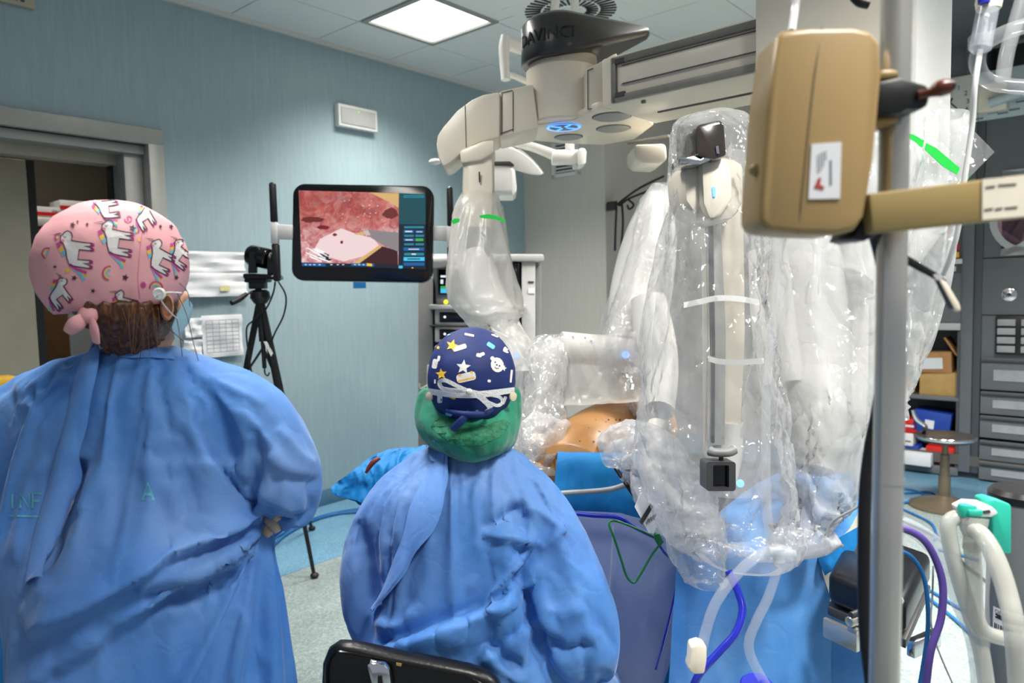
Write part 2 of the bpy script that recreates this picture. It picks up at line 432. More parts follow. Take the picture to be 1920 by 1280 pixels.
film('film', .34, (240, 241, 242), bump=.4); film('film_thin', .18, (240, 241, 242), bump=.6, sc=.8); film('film_milky', .5, (242, 243, 244), bump=.5, sc=.8); film('film_soft', .44, (236, 235, 230), sc=.7, bump=.2, rough=.3)
film('film_crumple', .46, (244, 244, 246), sc=1.4, bump=.3)
film('pouch_clear', .8, (178, 184, 220), sc=.5, bump=.15, rough=.2)
def tubing(name, col, alpha, rough=.12):
    t = NT(name); setp(t.b, Base_Color=rgb(*col), Roughness=rough, Alpha=alpha, Specular_IOR_Level=.7, Coat_Weight=.5)
    n1 = t.noise(14, 2); t.base(t.ramp(n1, [(.3, rgb(*[c*.94 for c in col])), (.7, rgb(*col))])); MATS[name] = t.m
tubing('tube_clear', (222, 224, 226), .2); tubing('tube_milky', (214, 214, 204), .62, .22); tubing('tube_white', (232, 232, 230), .92, .3)
tubing('tube_blue', (26, 40, 178), .9); tubing('sleeve_clear', (206, 214, 222), .35, .15); tubing('mesh_cap', (0, 138, 104), .88, .6)
# ================================================================ room shell
def on_s(px, py, s):
    """point of the plane s = const seen at a pixel, as (t, z)"""
    r = ray(px, py); k = (R(s, 0)-CAM).dot(U)/r.dot(U); p = CAM+r*k
    return (p-O0).dot(N), p.z
def on_t(px, py, t=0):
    r = ray(px, py); k = (R(0, t)-CAM).dot(N)/r.dot(N); p = CAM+r*k
    return (p-O0).dot(U), p.z
def slab(s0, s1, t0, t1, z0, z1):
    c = R((s0+s1)/2, (t0+t1)/2, (z0+z1)/2); return box(c, (abs(t1-t0), abs(s1-s0), abs(z1-z0)), ROOM)
SB, SP = 3.22, 2.19                     # back wall, pilaster front
struct('floor', slab(-6, 4.6, -2.2, 6.5, -.1, 0), 'floor_grey')
struct('trim_1', slab(-6, 4.0, 0, .88, 0, .002), 'floor_blue')
struct('trim_2', slab(2.35, 3.7, .88, 6.5, 0, .002), 'floor_blue')
# ceiling slab with its own tiles
ceil = struct('ceiling', slab(-6, 4.6, -.1, 6.5, CEIL+.012, CEIL+.1), 'grid_white')
def tile_mesh(w, h):
    v, f = box((0, 0, 0), (w, h, .02)); return v, f
tmesh = {}
def tile(s0, s1, t0, t1):
    w, h = round(t1-t0-.008, 3), round(s1-s0-.008, 3)
    if (w, h) not in tmesh:
        me = bpy.data.meshes.new('tile'); v, f = box(ZERO, (w, h, .02), ROOM); me.from_pydata(v, [], f); me.materials.append(MATS['tile']); tmesh[(w, h)] = me
    o = link('tile', tmesh[(w, h)], ceil); o.location = R((s0+s1)/2, (t0+t1)/2, CEIL+.01)-origin_of(ceil)
TS = [-2.31+.6*k for k in range(10)]; TT = [0, .45]+[.45+.6*k for k in range(1, 8)]
skip = set()
for (ps, pt) in PANELS: skip.add((round(ps, 1), round(pt, 1)))
for i in range(len(TS)-1):
    for j in range(len(TT)-1):
        s0, t0 = TS[i], TT[j]
        if any(abs(ps-s0) < .2 and abs(pt-t0) < .2 for ps, pt in PANELS): continue
        if abs(s0-.69) < .05 and abs(t0-1.05) < .05: pass
        tile(s0, TS[i+1], t0, TT[j+1])
struct('trim_3', slab(-6, SP, .0, .022, CEIL-.03, CEIL), 'grid_white')      # ceiling edge angle
# left wall with the doorway
D1 = on_t(291, 400)[0]; DH = on_t(200, 262)[1]; DL = D1-1.35
struct('wall_left', join(slab(D1, SP+.01, -.14, 0, 0, CEIL), slab(DL, D1, -.14, 0, DH, CEIL), slab(-6, DL, -.14, 0, 0, CEIL)), 'wall_blue', smooth=False)
struct('baseboard_left', slab(D1+.05, SP, 0, .012, 0, .11), 'skirting_blue', bevel=.004)
# pilaster, back wall
TP = on_s(1136, 450, SP)[0]
struct('wall_back', slab(SP, SB+.6, 0, TP, 0, CEIL), 'wall_beige', smooth=False)
struct('wall_back_right', slab(SB+.42, SB+.6, TP, 6.5, 0, CEIL), 'wall_beige', smooth=False)
struct('baseboard_back', slab(SP-.012, SP, .012, TP, 0, .11), 'skirting_blue', bevel=.004)
# door frame: two jambs, header, inner rail
fr = thing('door_1', 'grey metal sliding door frame in the blue wall', None, R(D1, 0), kind='structure')
obj('jamb', slab(D1-.03, D1+.055, -.16, .03, 0, DH+.03), 'frame_grey', fr, bevel=.006)
obj('inner_jamb', slab(D1-.13, D1-.03, -.26, -.05, 0, DH-.02), 'frame_grey', fr, bevel=.005)
obj('rubber_seal', slab(D1-.145, D1-.13, -.26, -.2, 0, DH-.05), 'black_rubber', fr)
obj('header', slab(DL, D1+.055, -.16, .031, DH, DH+.09), 'frame_grey', fr, bevel=.006)
obj('header_rail', slab(DL, D1-.03, -.13, -.02, DH-.05, DH), 'frame_grey', fr, bevel=.004)
obj('header_track', slab(DL, D1-.03, -.26, -.16, DH-.1, DH-.02), 'door_cream', fr, bevel=.004)
# side room behind the doorway
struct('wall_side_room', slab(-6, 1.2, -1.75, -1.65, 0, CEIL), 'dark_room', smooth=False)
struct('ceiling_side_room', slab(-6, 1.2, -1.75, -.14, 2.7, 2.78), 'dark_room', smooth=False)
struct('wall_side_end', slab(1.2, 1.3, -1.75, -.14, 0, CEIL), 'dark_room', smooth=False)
dl = thing('door_2', 'cream sliding door leaf standing open in the side room', None, R(DL, -.4), kind='structure')
a = on_t(44, 280, -.45)[0]
obj('door_leaf', slab(a-1.1, a, -.47, -.42, .01, DH-.08), 'door_cream', dl, bevel=.004)
obj('edge_seal', slab(a, a+.035, -.475, -.415, .01, DH-.08), 'black_rubber', dl)

# ================================================================ ceiling fittings
def ceiling_light(s, t, label):
    e = thing('ceiling_light', label, 'ceiling light', R(s+.3, t+.3, CEIL), 'fluorescent ceiling panels')
    z = CEIL-.012; w = .6
    for a in (slab(s, s+.03, t, t+w, z, CEIL+.02), slab(s+w-.03, s+w, t, t+w, z, CEIL+.02), slab(s+.03, s+w-.03, t, t+.03, z, CEIL+.02), slab(s+.03, s+w-.03, t+w-.03, t+w, z, CEIL+.02)):
        obj('frame', a, 'frame_grey', e, smooth=False)
    for k in range(4):
        b = t+.035+k*.1335
        obj('diffuser', slab(s+.035, s+w-.035, b, b+.1245, CEIL+.0, CEIL+.012), 'lamp_tube', e, smooth=False)
for k, (s, t) in enumerate(PANELS):
    ceiling_light(s, t, ['square ceiling light panel with four glowing strips above the monitor', 'glowing ceiling panel over the operating table', 'glowing ceiling panel behind the standing person', 'glowing ceiling panel behind the infusion pump', 'glowing ceiling panel in front of the grey cabinets', 'added glowing ceiling panel brightening the blue wall', 'added glowing ceiling panel brightening the white column'][k])
def diffuser(s, t):
    e = thing('air_diffuser', 'round swirl air diffuser with radial slots in the ceiling', 'air vent', R(s+.3, t+.3, CEIL))
    c = R(s+.3, t+.3, CEIL-.006)
    obj('panel', slab(s+.004, s+.596, t+.004, t+.596, CEIL-.004, CEIL+.012), 'tile', e)
    obj('centre_disc', lathe(c-ZV*.006, ZV, [(0, .03), (0, .062), (.008, .066)], 24), 'white_plastic', e)
    me = None
    for ring, (r0, r1, n) in enumerate(((.095, .165, 28), (.18, .275, 40))):
        for k in range(n):
            a = 2*pi*k/n+ring*.05; X = N*cos(a)+U*sin(a); Y = N*-sin(a)+U*cos(a)
            obj('slot', box(c+X*(r0+r1)/2+Y*.012+ZV*-.001, (r1-r0, .0125 if ring else .011, .006), (X, Y, ZV)), 'black_plastic', e, smooth=False)
diffuser(.56, 1.2)
vent_p = [on_t(0, 0), on_t(64, 14)]
e = thing('wall_grille', 'beige air grille high on the blue wall above the door', 'air vent', R(vent_p[0][0], 0, vent_p[1][1]))
s0, s1, z0 = vent_p[0][0]-.3, on_t(62, 10)[0], on_t(40, 15)[1]
obj('frame', slab(s0, s1, 0, .03, z0, z0+.2), 'door_cream', e, bevel=.004)
for k in range(14):
    b = s1-.05-k*.03
    obj('slat', slab(b-.011, b+.005, .026, .034, z0+.02, z0+.16), 'dark_grey', e, smooth=False)
# small screw marks along the ceiling edge
# emergency light box
a = on_t(626, 203); b = on_t(700, 240); zt = on_t(660, 202)[1]; zb = on_t(660, 243)[1]
e = thing('emergency_light', 'white emergency light box mounted on the blue wall', 'emergency light', R((a[0]+b[0])/2, .03, zb))
obj('housing', slab(a[0], b[0], .0, .05, zb, zt), 'white_plastic', e, bevel=.008)
obj('lens', slab(a[0]+.02, b[0]-.02, .05, .056, zb+.02, zt-.02), 'light_grey', e, bevel=.003)
obj('status_led', lathe(R((a[0]+b[0])/2, .056, zt-.035), N, [(0, .006), (.003, .005)], 10), 'green_led', e)
# wall grille on the pilaster
t0, zt = on_s(1036, 264, SP); t1, zb = on_s(1088, 327, SP)
e = thing('wall_vent', 'white louvred wall vent behind the surgical lamp', 'air vent', R(SP, t0, zb))
obj('frame', join(slab(SP-.02, SP, t0, t1, zb, zb+.03), slab(SP-.02, SP, t0, t1, zt-.03, zt+.01), slab(SP-.02, SP, t0, t0+.035, zb, zt), slab(SP-.02, SP, t1-.035, t1, zb, zt)), 'white_plastic', e)
obj('backing', slab(SP-.004, SP, t0+.03, t1-.03, zb+.03, zt-.03), 'dark_grey', e)
n = 9
for k in range(n):
    z = zb+.045+(zt-zb-.085)*k/(n-1)
    obj('louvre', slab(SP-.016, SP-.006, t0+.035, t1-.035, z-.006, z+.006), 'white_plastic', e, smooth=False)
# papers in wall pockets, left wall
def sheet(name, px0, py0, px1, py1, mat, label, off=.02, tilt=.0, cat='paper', grp=None, extra=None):
    s0, zt = on_t(px0, py0); s1, zb = on_t(px1, py1)
    zt = on_t((px0+px1)/2, py0)[1]; zb = on_t((px0+px1)/2, py1)[1]
    e = thing(name, label, cat, R((s0+s1)/2, off, zb), grp)
    rows = []
    for i in range(9):
        z = zb+(zt-zb)*i/8
        rows.append([R(s0+(s1-s0)*j/6+tilt*(z-zb), off+.006*sin(j*1.3+i*.9)+.004*sin(i*2.1), z) for j in range(7)])
    obj('sheet', loft(rows, False, False), mat, e)
    return e, s0, s1, zb, zt
sheet('document_pocket', 340, 472, 455, 512, 'paper', 'upper white paper pocket on the blue wall, by the tripod camera', cat='paper', off=.03)
sheet('document_pocket', 340, 512, 457, 556, 'paper', 'lower white paper pocket with yellow mark on the blue wall', cat='paper', off=.045)
e, s0, s1, zb, zt = sheet('schedule_sheet', 372, 590, 452, 668, 'paper', 'printed table sheet pinned on the blue wall under the pockets', off=.03)
for k in range(9):
    z = zb+.03+(zt-zb-.06)*k/8; obj('print_line', slab(s0+.02, s1-.03, .044, .0445, z-.0015, z+.0015), 'ink_grey', e, smooth=False)
for k in range(6):
    s = s0+.02+(s1-s0-.05)*k/5; obj('print_line', slab(s-.001, s+.001, .044, .0445, zb+.03, zt-.03), 'ink_grey', e, smooth=False)
sheet('note_sheet', 338, 596, 372, 632, 'paper', 'small loose white note beside the printed table sheet', off=.05)
sheet('folded_sheet', 338, 636, 374, 672, 'paper', 'folded white sheet low on the blue wall beside the table sheet', off=.04)
s0, zt = on_t(404, 536); e = obj('sticker', slab(s0, s0+.06, .056, .0565, zt-.03, zt), 'paper_yellow', smooth=False); tag(e, 'pale yellow sticker on the lower paper pocket', 'sticker')
s0, zt = on_t(662, 528); e = obj('tape_mark', slab(s0, s0+.11, 0, .001, zt-.045, zt), 'cable_blue', smooth=False); tag(e, 'light blue tape scrap on the wall under the monitor', 'tape')
# ---------------------------------------------------------------- side room furniture
def sp(px, py, t): s, z = on_t(px, py, t); return s, z
s0, z0 = sp(78, 640, -1.2); s1, z1 = sp(150, 428, -1.2)
e = thing('storage_cabinet', 'brown wooden cabinet with white end panel in the dark side room', 'cabinet', R(s0, -1.3))
obj('wood_panel', slab(s0, s1+.9, -1.6, -1.2, 0, z1), 'wood', e, bevel=.004)
obj('top_board', slab(s0-.04, s1+.9, -1.62, -1.16, z1, z1+.05), 'white_plastic', e, bevel=.004)
obj('end_panel', slab(s0+.16, s0+.34, -1.2, -1.185, 0, z1), 'white_plastic', e)
for k, (px0, px1, py0, py1) in enumerate(((62, 112, 408, 432), (62, 112, 390, 407), (92, 150, 398, 418), (104, 162, 381, 397))):
    a, za = sp(px0, py1, -1.2-.03*k); b, zb = sp(px1, py0, -1.2-.03*k)
    e = thing('glove_box', ['lowest white and red carton on the side room cabinet', 'white carton with red stripe atop the lowest carton', 'white and red carton leaning in the middle of the carton stack', 'topmost white carton of the stack in the side room'][k], 'box', R(a, -1.2, za), 'cartons in the side room')
    obj('carton', slab(a, b, -1.4, -1.2, za+.004, zb), 'paper', e, bevel=.003)
    obj('red_stripe', slab(a, b, -1.2, -1.197, za+.01, za+.01+(zb-za)*.35), 'red_card', e, smooth=False)
s0, z0 = on_t(0, 724, .1); s1, z1 = on_t(26, 703, .1)
e = thing('yellow_rail', 'yellow bumper rail end beside the doorway', 'rail', R(s0, .1, 0))
obj('rail_bar', slab(s0-.7, s1, .04, .16, z0, z1), 'yellow', e, bevel=.012)
obj('rail_post', slab(s1-.2, s1-.15, .07, .12, 0, z0), 'steel', e)

# ================================================================ cabinet wall at the right
def cab(px0, px1, py0, py1, depth=0.0, s=SB):
    """box on the cabinet front: pixel rectangle, standing proud by depth"""
    xm, ym = (px0+px1)/2, (py0+py1)/2
    t0 = on_s(px0, ym, s)[0]; t1 = on_s(px1, ym, s)[0]; z1 = on_s(xm, py0, s)[1]; z0 = on_s(xm, py1, s)[1]
    return t0, t1, z0, z1
CS = SB-.02     # cabinet face
cabn = thing('metal_cabinet', 'tall grey metal wall cabinet with open shelf bay and drawers', 'cabinet', R(CS, 3.2))
tA = on_s(1560, 700, CS)[0]; tB = on_s(1800, 700, CS)[0]; tC = on_s(1832, 700, CS)[0]; tD = tC+1.2
zo0 = on_s(1750, 872, CS)[1]; zo1 = on_s(1750, 618, CS)[1]; zsh = on_s(1750, 742, CS)[1]
obj('plinth', slab(CS+.03, CS+.42, tA, tD, 0, .1), 'cabinet_dark', cabn)
obj('back_panel', slab(CS+.38, CS+.42, tA, tD, .1, CEIL), 'cabinet_dark', cabn)
obj('upper_panel', slab(CS, CS+.38, tA, tB, zo1, CEIL), 'cabinet_grey', cabn, bevel=.004)
obj('post', slab(CS-.012, CS+.38, tB, tC-.03, .05, CEIL), 'cabinet_grey', cabn, bevel=.006)
obj('post', slab(CS-.008, CS+.38, tC-.028, tC+.02, .05, CEIL), 'cabinet_dark', cabn, bevel=.004)
obj('shelf_board', slab(CS, CS+.38, tA, tB, zsh-.03, zsh), 'cabinet_grey', cabn, bevel=.004)
obj('bottom_board', slab(CS, CS+.38, tA, tB, zo0-.06, zo0), 'cabinet_grey', cabn, bevel=.004)
obj('trim_rail', slab(CS-.02, CS, tA, tB, zo1, zo1+.05), 'light_grey', cabn, bevel=.004)
obj('plinth_strip', slab(CS-.01, CS+.02, tA, tD, .1, .17), 'skirt_dim', cabn)
obj('inner_side', slab(CS, CS+.38, tB-.02, tB, zo0, zo1), 'cabinet_dark', cabn)
# right bay: panels and drawers
zz = [on_s(1880, y, CS)[1] for y in (232, 482, 590, 668)]
obj('window_panel', slab(CS, CS+.38, tC+.02, tD, zz[1], zz[0]+.06), 'cabinet_grey', cabn, bevel=.004)
obj('lock_panel', slab(CS-.01, CS+.38, tC+.02, tD, zz[2], zz[1]-.006), 'cabinet_grey', cabn, bevel=.004)
obj('niche_panel', slab(CS+.0, CS+.38, tC+.02, tD, zz[3]-.03, zz[2]-.004), 'cabinet_grey', cabn, bevel=.004)
c = R(CS-.012, *on_s(1893, 552, CS))
lk = obj('lock_plate', lathe(c, -U, [(0, .046), (.006, .046), (.01, .04)], 24), 'chrome', cabn)
obj('key_slot', lathe(c-U*.008, -U, [(0, .014), (.006, .012)], 12), 'dark_grey', lk)
# oval window in a pale frame
t0, t1, z0, z1 = cab(1857, 1960, 318, 478)
w, h = t1-t0, z1-z0; oc = R(CS-.02, (t0+t1)/2, (z0+z1)/2)
ringo = rrect(w, h, h*.42, 8); ringi = rrect(w-.09, h-.09, h*.42-.05, 8)
outer = [oc+N*a+ZV*b for a, b in ringo]; inner = [oc+N*a+ZV*b for a, b in ringi]
wf = obj('window_frame', loft([[p+U*.02 for p in outer], outer, inner, [p+U*.03 for p in inner]], False), 'light_grey', cabn)
plain('window_pink', (170, 128, 148), .2, var=.15, vs=8)
obj('window_pane', prism([p+U*.012 for p in inner], U*.004), 'window_pink', cabn)
# small black organiser with pale trays
org = thing('tray_organiser', 'black organiser with pale sliding trays set in the grey cabinet', 'organiser', R(CS, on_s(1890, 665, CS)[0], on_s(1890, 664, CS)[1]))
t0, t1, z0, z1 = cab(1868, 1950, 592, 664)
obj('shell', slab(CS-.03, CS+.1, t0, t1, z0, z1), 'black_plastic', org, bevel=.004)
for cx in range(2):
    for k in range(4):
        a = t0+.012+cx*(t1-t0)*.55; b = a+(t1-t0)*.42; q = z0+.015+k*(z1-z0-.02)/4
        obj('tray', slab(CS-.045, CS-.02, a, b, q, q+(z1-z0)*.17), 'drawer_label', org, bevel=.003)
# drawers
rows = [(668, 735), (737, 780), (782, 826), (830, 868), (868, 905)]
for k, (y0, y1) in enumerate(((672, 733), (735, 779), (781, 824), (828, 866), (868, 904))):
    z1 = on_s(1880, y0, CS)[1]; z0 = on_s(1880, y1, CS)[1]
    dr = obj('drawer', slab(CS-.02, CS+.36, tC+.025, tD, z0+.006, z1), 'cabinet_grey', cabn, bevel=.005)
    obj('label_strip', slab(CS-.026, CS-.02, tC+.1, tD-.1, z0+(z1-z0)*.32, z0+(z1-z0)*.66), 'drawer_label', dr, smooth=False)
    obj('pull_lip', slab(CS-.04, CS-.02, tC+.03, tD-.02, z1-.02, z1-.006), 'cabinet_dark', dr, bevel=.003)
# red and yellow indicators by the gap
ctl = thing('alarm_panel', 'small switch panel with red and yellow indicators on the grey cabinet', 'switch panel', R(CS, on_s(1785, 500, CS)[0], on_s(1785, 500, CS)[1]))
t0, t1, z0, z1 = cab(1768, 1803, 428, 512)
obj('face_plate', slab(CS-.008, CS, t0, t1, z0, z1), 'cabinet_dark', ctl)
for (x, y, w, h, m) in ((1780, 436, 8, 12, 'red_indicator'), (1796, 436, 8, 12, 'red_indicator'), (1781, 452, 5, 6, 'black_plastic'), (1796, 463, 9, 10, 'red_indicator'), (1780, 463, 7, 10, 'black_plastic'), (1793, 478, 13, 10, 'yellow_indicator'), (1797, 490, 18, 9, 'white_plastic'), (1778, 490, 10, 8, 'white_plastic'), (1785, 504, 18, 9, 'white_plastic')):
    t0, t1, z0, z1 = cab(x-w/2, x+w/2, y-h/2, y+h/2)
    obj('button', slab(CS-.016, CS-.008, t0, t1, z0, z1), m, ctl, bevel=.002)
# shelf contents
def carton(px0, px1, py0, py1, mat, label, s=None, depth=.24, lab=None, rot=0, name='carton', cat='box', floor=None):
    s = s or CS+.03
    t0, t1, z0, z1 = cab(px0, px1, py0, py1, s=s)
    if floor is not None: z1 += floor-z0; z0 = floor
    c = R(s+depth/2, (t0+t1)/2, (z0+z1)/2); e = thing(name, label, cat, R(s+depth/2, (t0+t1)/2, z0), 'boxes on the cabinet shelves')
    ca, sa = cos(rot), sin(rot); X = N*ca+ZV*sa; Z = ZV*ca-N*sa
    obj('body', box(c, (t1-t0, depth, z1-z0), (X, U, Z)), mat, e, bevel=.003)
    if lab:
        obj('label', box(c-U*(depth/2+.001)+X*lab[0]*(t1-t0)+Z*lab[1]*(z1-z0), (lab[2]*(t1-t0), .002, lab[3]*(z1-z0)), (X, U, Z)), lab[4], e, smooth=False)
    return e, c, X, Z
ZS = zsh
carton(1724, 1795, 697, 741, 'cardboard_tan', 'open tan cardboard box on the middle cabinet shelf', floor=ZS)
e, c, X, Z = carton(1712, 1784, 658, 699, 'cardboard', 'brown cardboard box with white address label on top of tan box', lab=(0, 0, .55, .5, 'paper'), rot=.06, floor=ZS+.155)
obj('flap', box(c+X*.12+Z*.12, (.012, .2, .15), (Matrix.Rotation(-.5, 3, U) @ X, U, Matrix.Rotation(-.5, 3, U) @ Z)), 'cardboard', e)
carton(1694, 1712, 716, 741, 'cardboard', 'small brown box at the left end of the middle shelf', floor=ZS)
zb = zo0
carton(1712, 1782, 772, 812, 'blue_card', 'blue carton with white label on the lower cabinet shelf', lab=(-.05, -.1, .25, .4, 'paper'), rot=-.1)
carton(1736, 1790, 838, 872, 'red_card', 'bright red box on the bottom shelf behind the stool', lab=(0, 0, .5, .12, 'paper'), floor=zb)
carton(1690, 1720, 785, 812, 'red_card', 'small red box left on the lower shelf beside the pole', lab=(0, 0, .6, .15, 'paper'))
carton(1692, 1712, 812, 842, 'white_plastic', 'white carton under the small red box', lab=(0, 0, .6, .1, 'ink_grey'))
carton(1690, 1722, 842, 872, 'blue_card', 'dark blue box at the bottom left of the shelf bay', floor=zb)
carton(1604, 1640, 784, 822, 'blue_card', 'blue carton upper one behind the clear drape edge', s=CS-.1)
carton(1604, 1634, 826, 858, 'blue_card', 'blue carton with white label lower one behind the clear drape edge', s=CS-.1, lab=(0, 0, .4, .4, 'paper'))
e, c, X, Z = carton(1690, 1745, 855, 878, 'paper', 'folded white cloth with blue edge on the bottom shelf', s=CS-.08, name='folded_cloth', cat='cloth', floor=zb)
# console board high on the cabinets with clock dial and flow block
t0 = on_s(1770, 190, CS)[0]; z1 = on_s(1810, 143, CS)[1]; z0 = on_s(1810, 232, CS)[1]
plain('console_white', (214, 214, 206), .4, var=.03); plain('console_blue', (190, 204, 206), .4, var=.03)
cons = thing('wall_console', 'pale console board with clock dial high on the grey cabinets', 'console', R(CS, t0, z0))
obj('board', slab(CS-.03, CS, t0-.2, on_s(1835, 190, CS)[0], z0, z1), 'console_white', cons, bevel=.004)
obj('side_board', slab(CS-.03, CS, on_s(1836, 190, CS)[0], tD+.3, z0, z1), 'console_blue', cons, bevel=.004)
ct, cz = on_s(1781, 192, CS-.03); cc = R(CS-.032, ct, cz)
for hh, (px, py) in zip('1234', ((1798, 165), (1811, 175), (1815, 190), (1812, 205))):
    t, z = on_s(px, py, CS-.03); text('numeral', hh, .045, R(CS-.032, t, z), N, ZV, 'ink', cons)
for (px, py, wid) in ((1809, 216, .008), (1786, 184, .012)):
    t, z = on_s(px, py, CS-.03); obj('clock_hand', tube([cc, R(CS-.034, t, z)], wid/2, 6), 'ink', cons)
t0, t1, zb_, zt_ = cab(1833, 1888, 155, 208, s=CS-.1)
obj('flow_block', slab(CS-.1, CS-.03, t0, t1, zb_, zt_), 'clip_white', cons, bevel=.01)
c = R(CS-.12, *on_s(1875, 190, CS-.12))
obj('outlet', tube([c-N*.06-U*.0, c+N*.12-ZV*.02+ZV*.06], .035, 14), 'console_blue', cons)
for (px, py) in ((1862, 211), (1880, 212), (1902, 205), (1915, 190), (1834, 223)):
    t, z = on_s(px, py, CS-.03); obj('print_mark', slab(CS-.032, CS-.03, t-.03, t+.03, z-.006, z+.006), 'ink_grey', cons, smooth=False)
obj('soffit', slab(CS-1.9, CS, tB-.1, tD+1.2, CEIL-.06, CEIL-.01), 'cabinet_grey', cabn, bevel=.004)
# horizontal rails on the upper cabinets
for y in (60, 95):
    t, z = on_s(1850, y, CS); obj('rail', slab(CS-.03, CS, tB, tD+.4, z, z+.035), 'cabinet_grey' if y == 95 else 'light_grey', cabn, bevel=.004)
# ================================================================ surgical robot
CX = MC @ Vector((1, 0, 0)); CY = MC @ Vector((0, 1, 0)); CD = MC @ Vector((0, 0, -1))
FW = Vector((0, 1, 0))                                   # level direction away from the viewpoint
def poly_px(pts, d): return [W(x, y, d) for x, y in pts]
def slab_px(pts, d0, d1):
    """outline seen at distance d0, carried straight back to d1 with its real size"""
    P = poly_px(pts, d0); return prism(P, FW*(d1-d0))
P0 = W(1057, 238, 2.8); ZT = P0.z
s_t = (P0-O0).dot(U); t_t = (P0-O0).dot(N)
rob = thing('surgical_robot', 'white surgical robot patient cart with overhead boom and dark turret cap', 'surgical robot', (P0.x+.9, P0.y-.6, 0))
C0 = Vector((P0.x, P0.y, 0))
def at_z(px, py, z): return WZ(px, py, z)
zc1 = W(1057, 128, 2.8).z; zcap = W(1057, 62, 2.85).z
Rc = .142
obj('turret', lathe(C0, ZV, [(ZT+.005, Rc-.006), (ZT+.012, Rc), (ZT+.12, Rc), (zc1-.02, Rc), (zc1-.012, Rc-.008), (zc1+.03, Rc-.012)], 48), 'robot_white', rob)
# dark teardrop cap
def teardrop(r, L, n=40):
    pts = []
    th = math.acos(r*.86/L)
    for k in range(n+1):
        a = th+(2*pi-2*th)*k/n; pts.append((r*cos(a), r*sin(a)))
    pts.append((L, .02)); pts.insert(0, (L, -.02)); pts[0], pts[-1] = (L, .02), (L, -.02)
    return pts
TD = Vector((cos(radians(-14)), sin(radians(-14)), 0)); TDn = Vector((-TD.y, TD.x, 0))
def tdring(r, L, z, tipz=None):
    out = []
    for x, y in teardrop(r, L):
        q = C0+TD*x+TDn*y+ZV*z
        if tipz is not None and x > 0: q.z = z+(tipz-z)*(x/L)**1.3
        out.append(q)
    return out
zb = zc1+.0
cap = obj('turret_cap', loft([tdring(.158, .32, zb, zb+.075), tdring(.16, .33, zb+.02, zb+.09), tdring(.158, .33, zcap-.01, zcap-.05), tdring(.14, .31, zcap+.01, zcap-.04)]), 'robot_cap', rob, bevel=.006, angle=60)
# lettering wrapped round the cap
def cyl_text(s, size, r, zmid, a0, mat, parent):
    o = text('lettering', s, size, (0, 0, 0), (1, 0, 0), (0, 0, 1), mat, None, .001)
    me = o.data; base = origin_of(parent)
    for v in me.vertices:
        a = a0+v.co.x/r; rr = r+.0015-v.co.y*1.0
        v.co = C0+Vector((sin(a)*rr, -cos(a)*rr, zmid+v.co.z))-base
    o.parent = parent
plain('cap_letter', (12, 12, 13), .3)
cyl_text('DAVINCI', .062, .16, (zb+zcap)/2, -.55, 'cap_letter', rob)
# turret base plate with four fan discs and a lit cross-hair ring
pl = [(938, 256), (975, 262), (1066, 270), (1130, 272), (1190, 262), (1225, 236), (1200, 206), (1120, 206), (1075, 226), (1000, 236)]
obj('base_plate', prism([at_z(x, y, ZT) for x, y in pl], ZV*.03), 'robot_white', rob, bevel=.008)
for (x, y, r) in ((972, 256, .062), (1066, 257, .055), (1147, 219, .068), (1150, 241, .064)):
    c = at_z(x, y, ZT-.001); dd = obj('fan_disc', lathe(c+ZV*.004, -ZV, [(0, r), (.006, r), (.008, r-.004)], 28), 'disc_grey', rob)
    obj('disc_rim', lathe(c+ZV*.004, -ZV, [(0, r+.005), (.004, r+.005)], 28), 'dark_grey', dd)
c = at_z(1057, 238, ZT-.002)
lr = obj('laser_ring', loft([[c-ZV*.003+Vector((cos(2*pi*j/28), sin(2*pi*j/28), 0))*r for j in range(28)] for r in (.058, .066)], False), 'blue_led', rob)
for k in range(4):
    a = radians(25)+k*pi/2; X = Vector((cos(a), sin(a), 0)); obj('laser_mark', box(c-ZV*.003+X*.034, (.042, .008, .002), (X, Vector((-X.y, X.x, 0)), ZV)), 'blue_led', lr, smooth=False)
plain('laser_glass', (70, 92, 128), .2, var=.1)
obj('laser_lens', lathe(c+ZV*.002, -ZV, [(0, .056), (.004, .054)], 28), 'laser_glass', lr)
# joint block and the curved link to the first arm
blk = obj('joint_block', slab_px([(936, 171), (1000, 156), (1010, 240), (985, 246), (936, 257)], 2.68, 2.92), 'robot_white', rob, bevel=.01)
for a, b in (((941, 175), (941, 252)), ((962, 172), (962, 246)), ((939, 174), (961, 169)), ((939, 250), (962, 242))):
    obj('panel_seam', tube([W(*a, 2.677), W(*b, 2.677)], .0016, 6), 'dark_grey', blk)
wing = [(938, 171), (905, 177), (885, 186), (858, 206), (832, 236), (821, 252), (818, 270), (822, 296), (830, 313), (846, 304), (868, 284), (900, 266), (937, 257)]
wg = obj('shoulder_link', slab_px(wing, 2.66, 2.9), 'robot_white', rob, bevel=.012)
obj('panel_seam', tube([W(872, 197, 2.657), W(874, 276, 2.657)], .0012, 6), 'dark_grey', wg)
# block on the right of the turret carrying the boom
obj('joint_block', slab_px([(1098, 128), (1120, 118), (1158, 96), (1160, 196), (1122, 206), (1100, 206)], 2.58, 2.9), 'robot_white', rob, bevel=.012)
for a, b in (((1102, 132), (1102, 204)), ((1102, 132), (1112, 128)), ((1102, 205), (1114, 203))):
    obj('panel_seam', tube([W(*a, 2.577), W(*b, 2.577)], .0016, 6), 'dark_grey', rob)
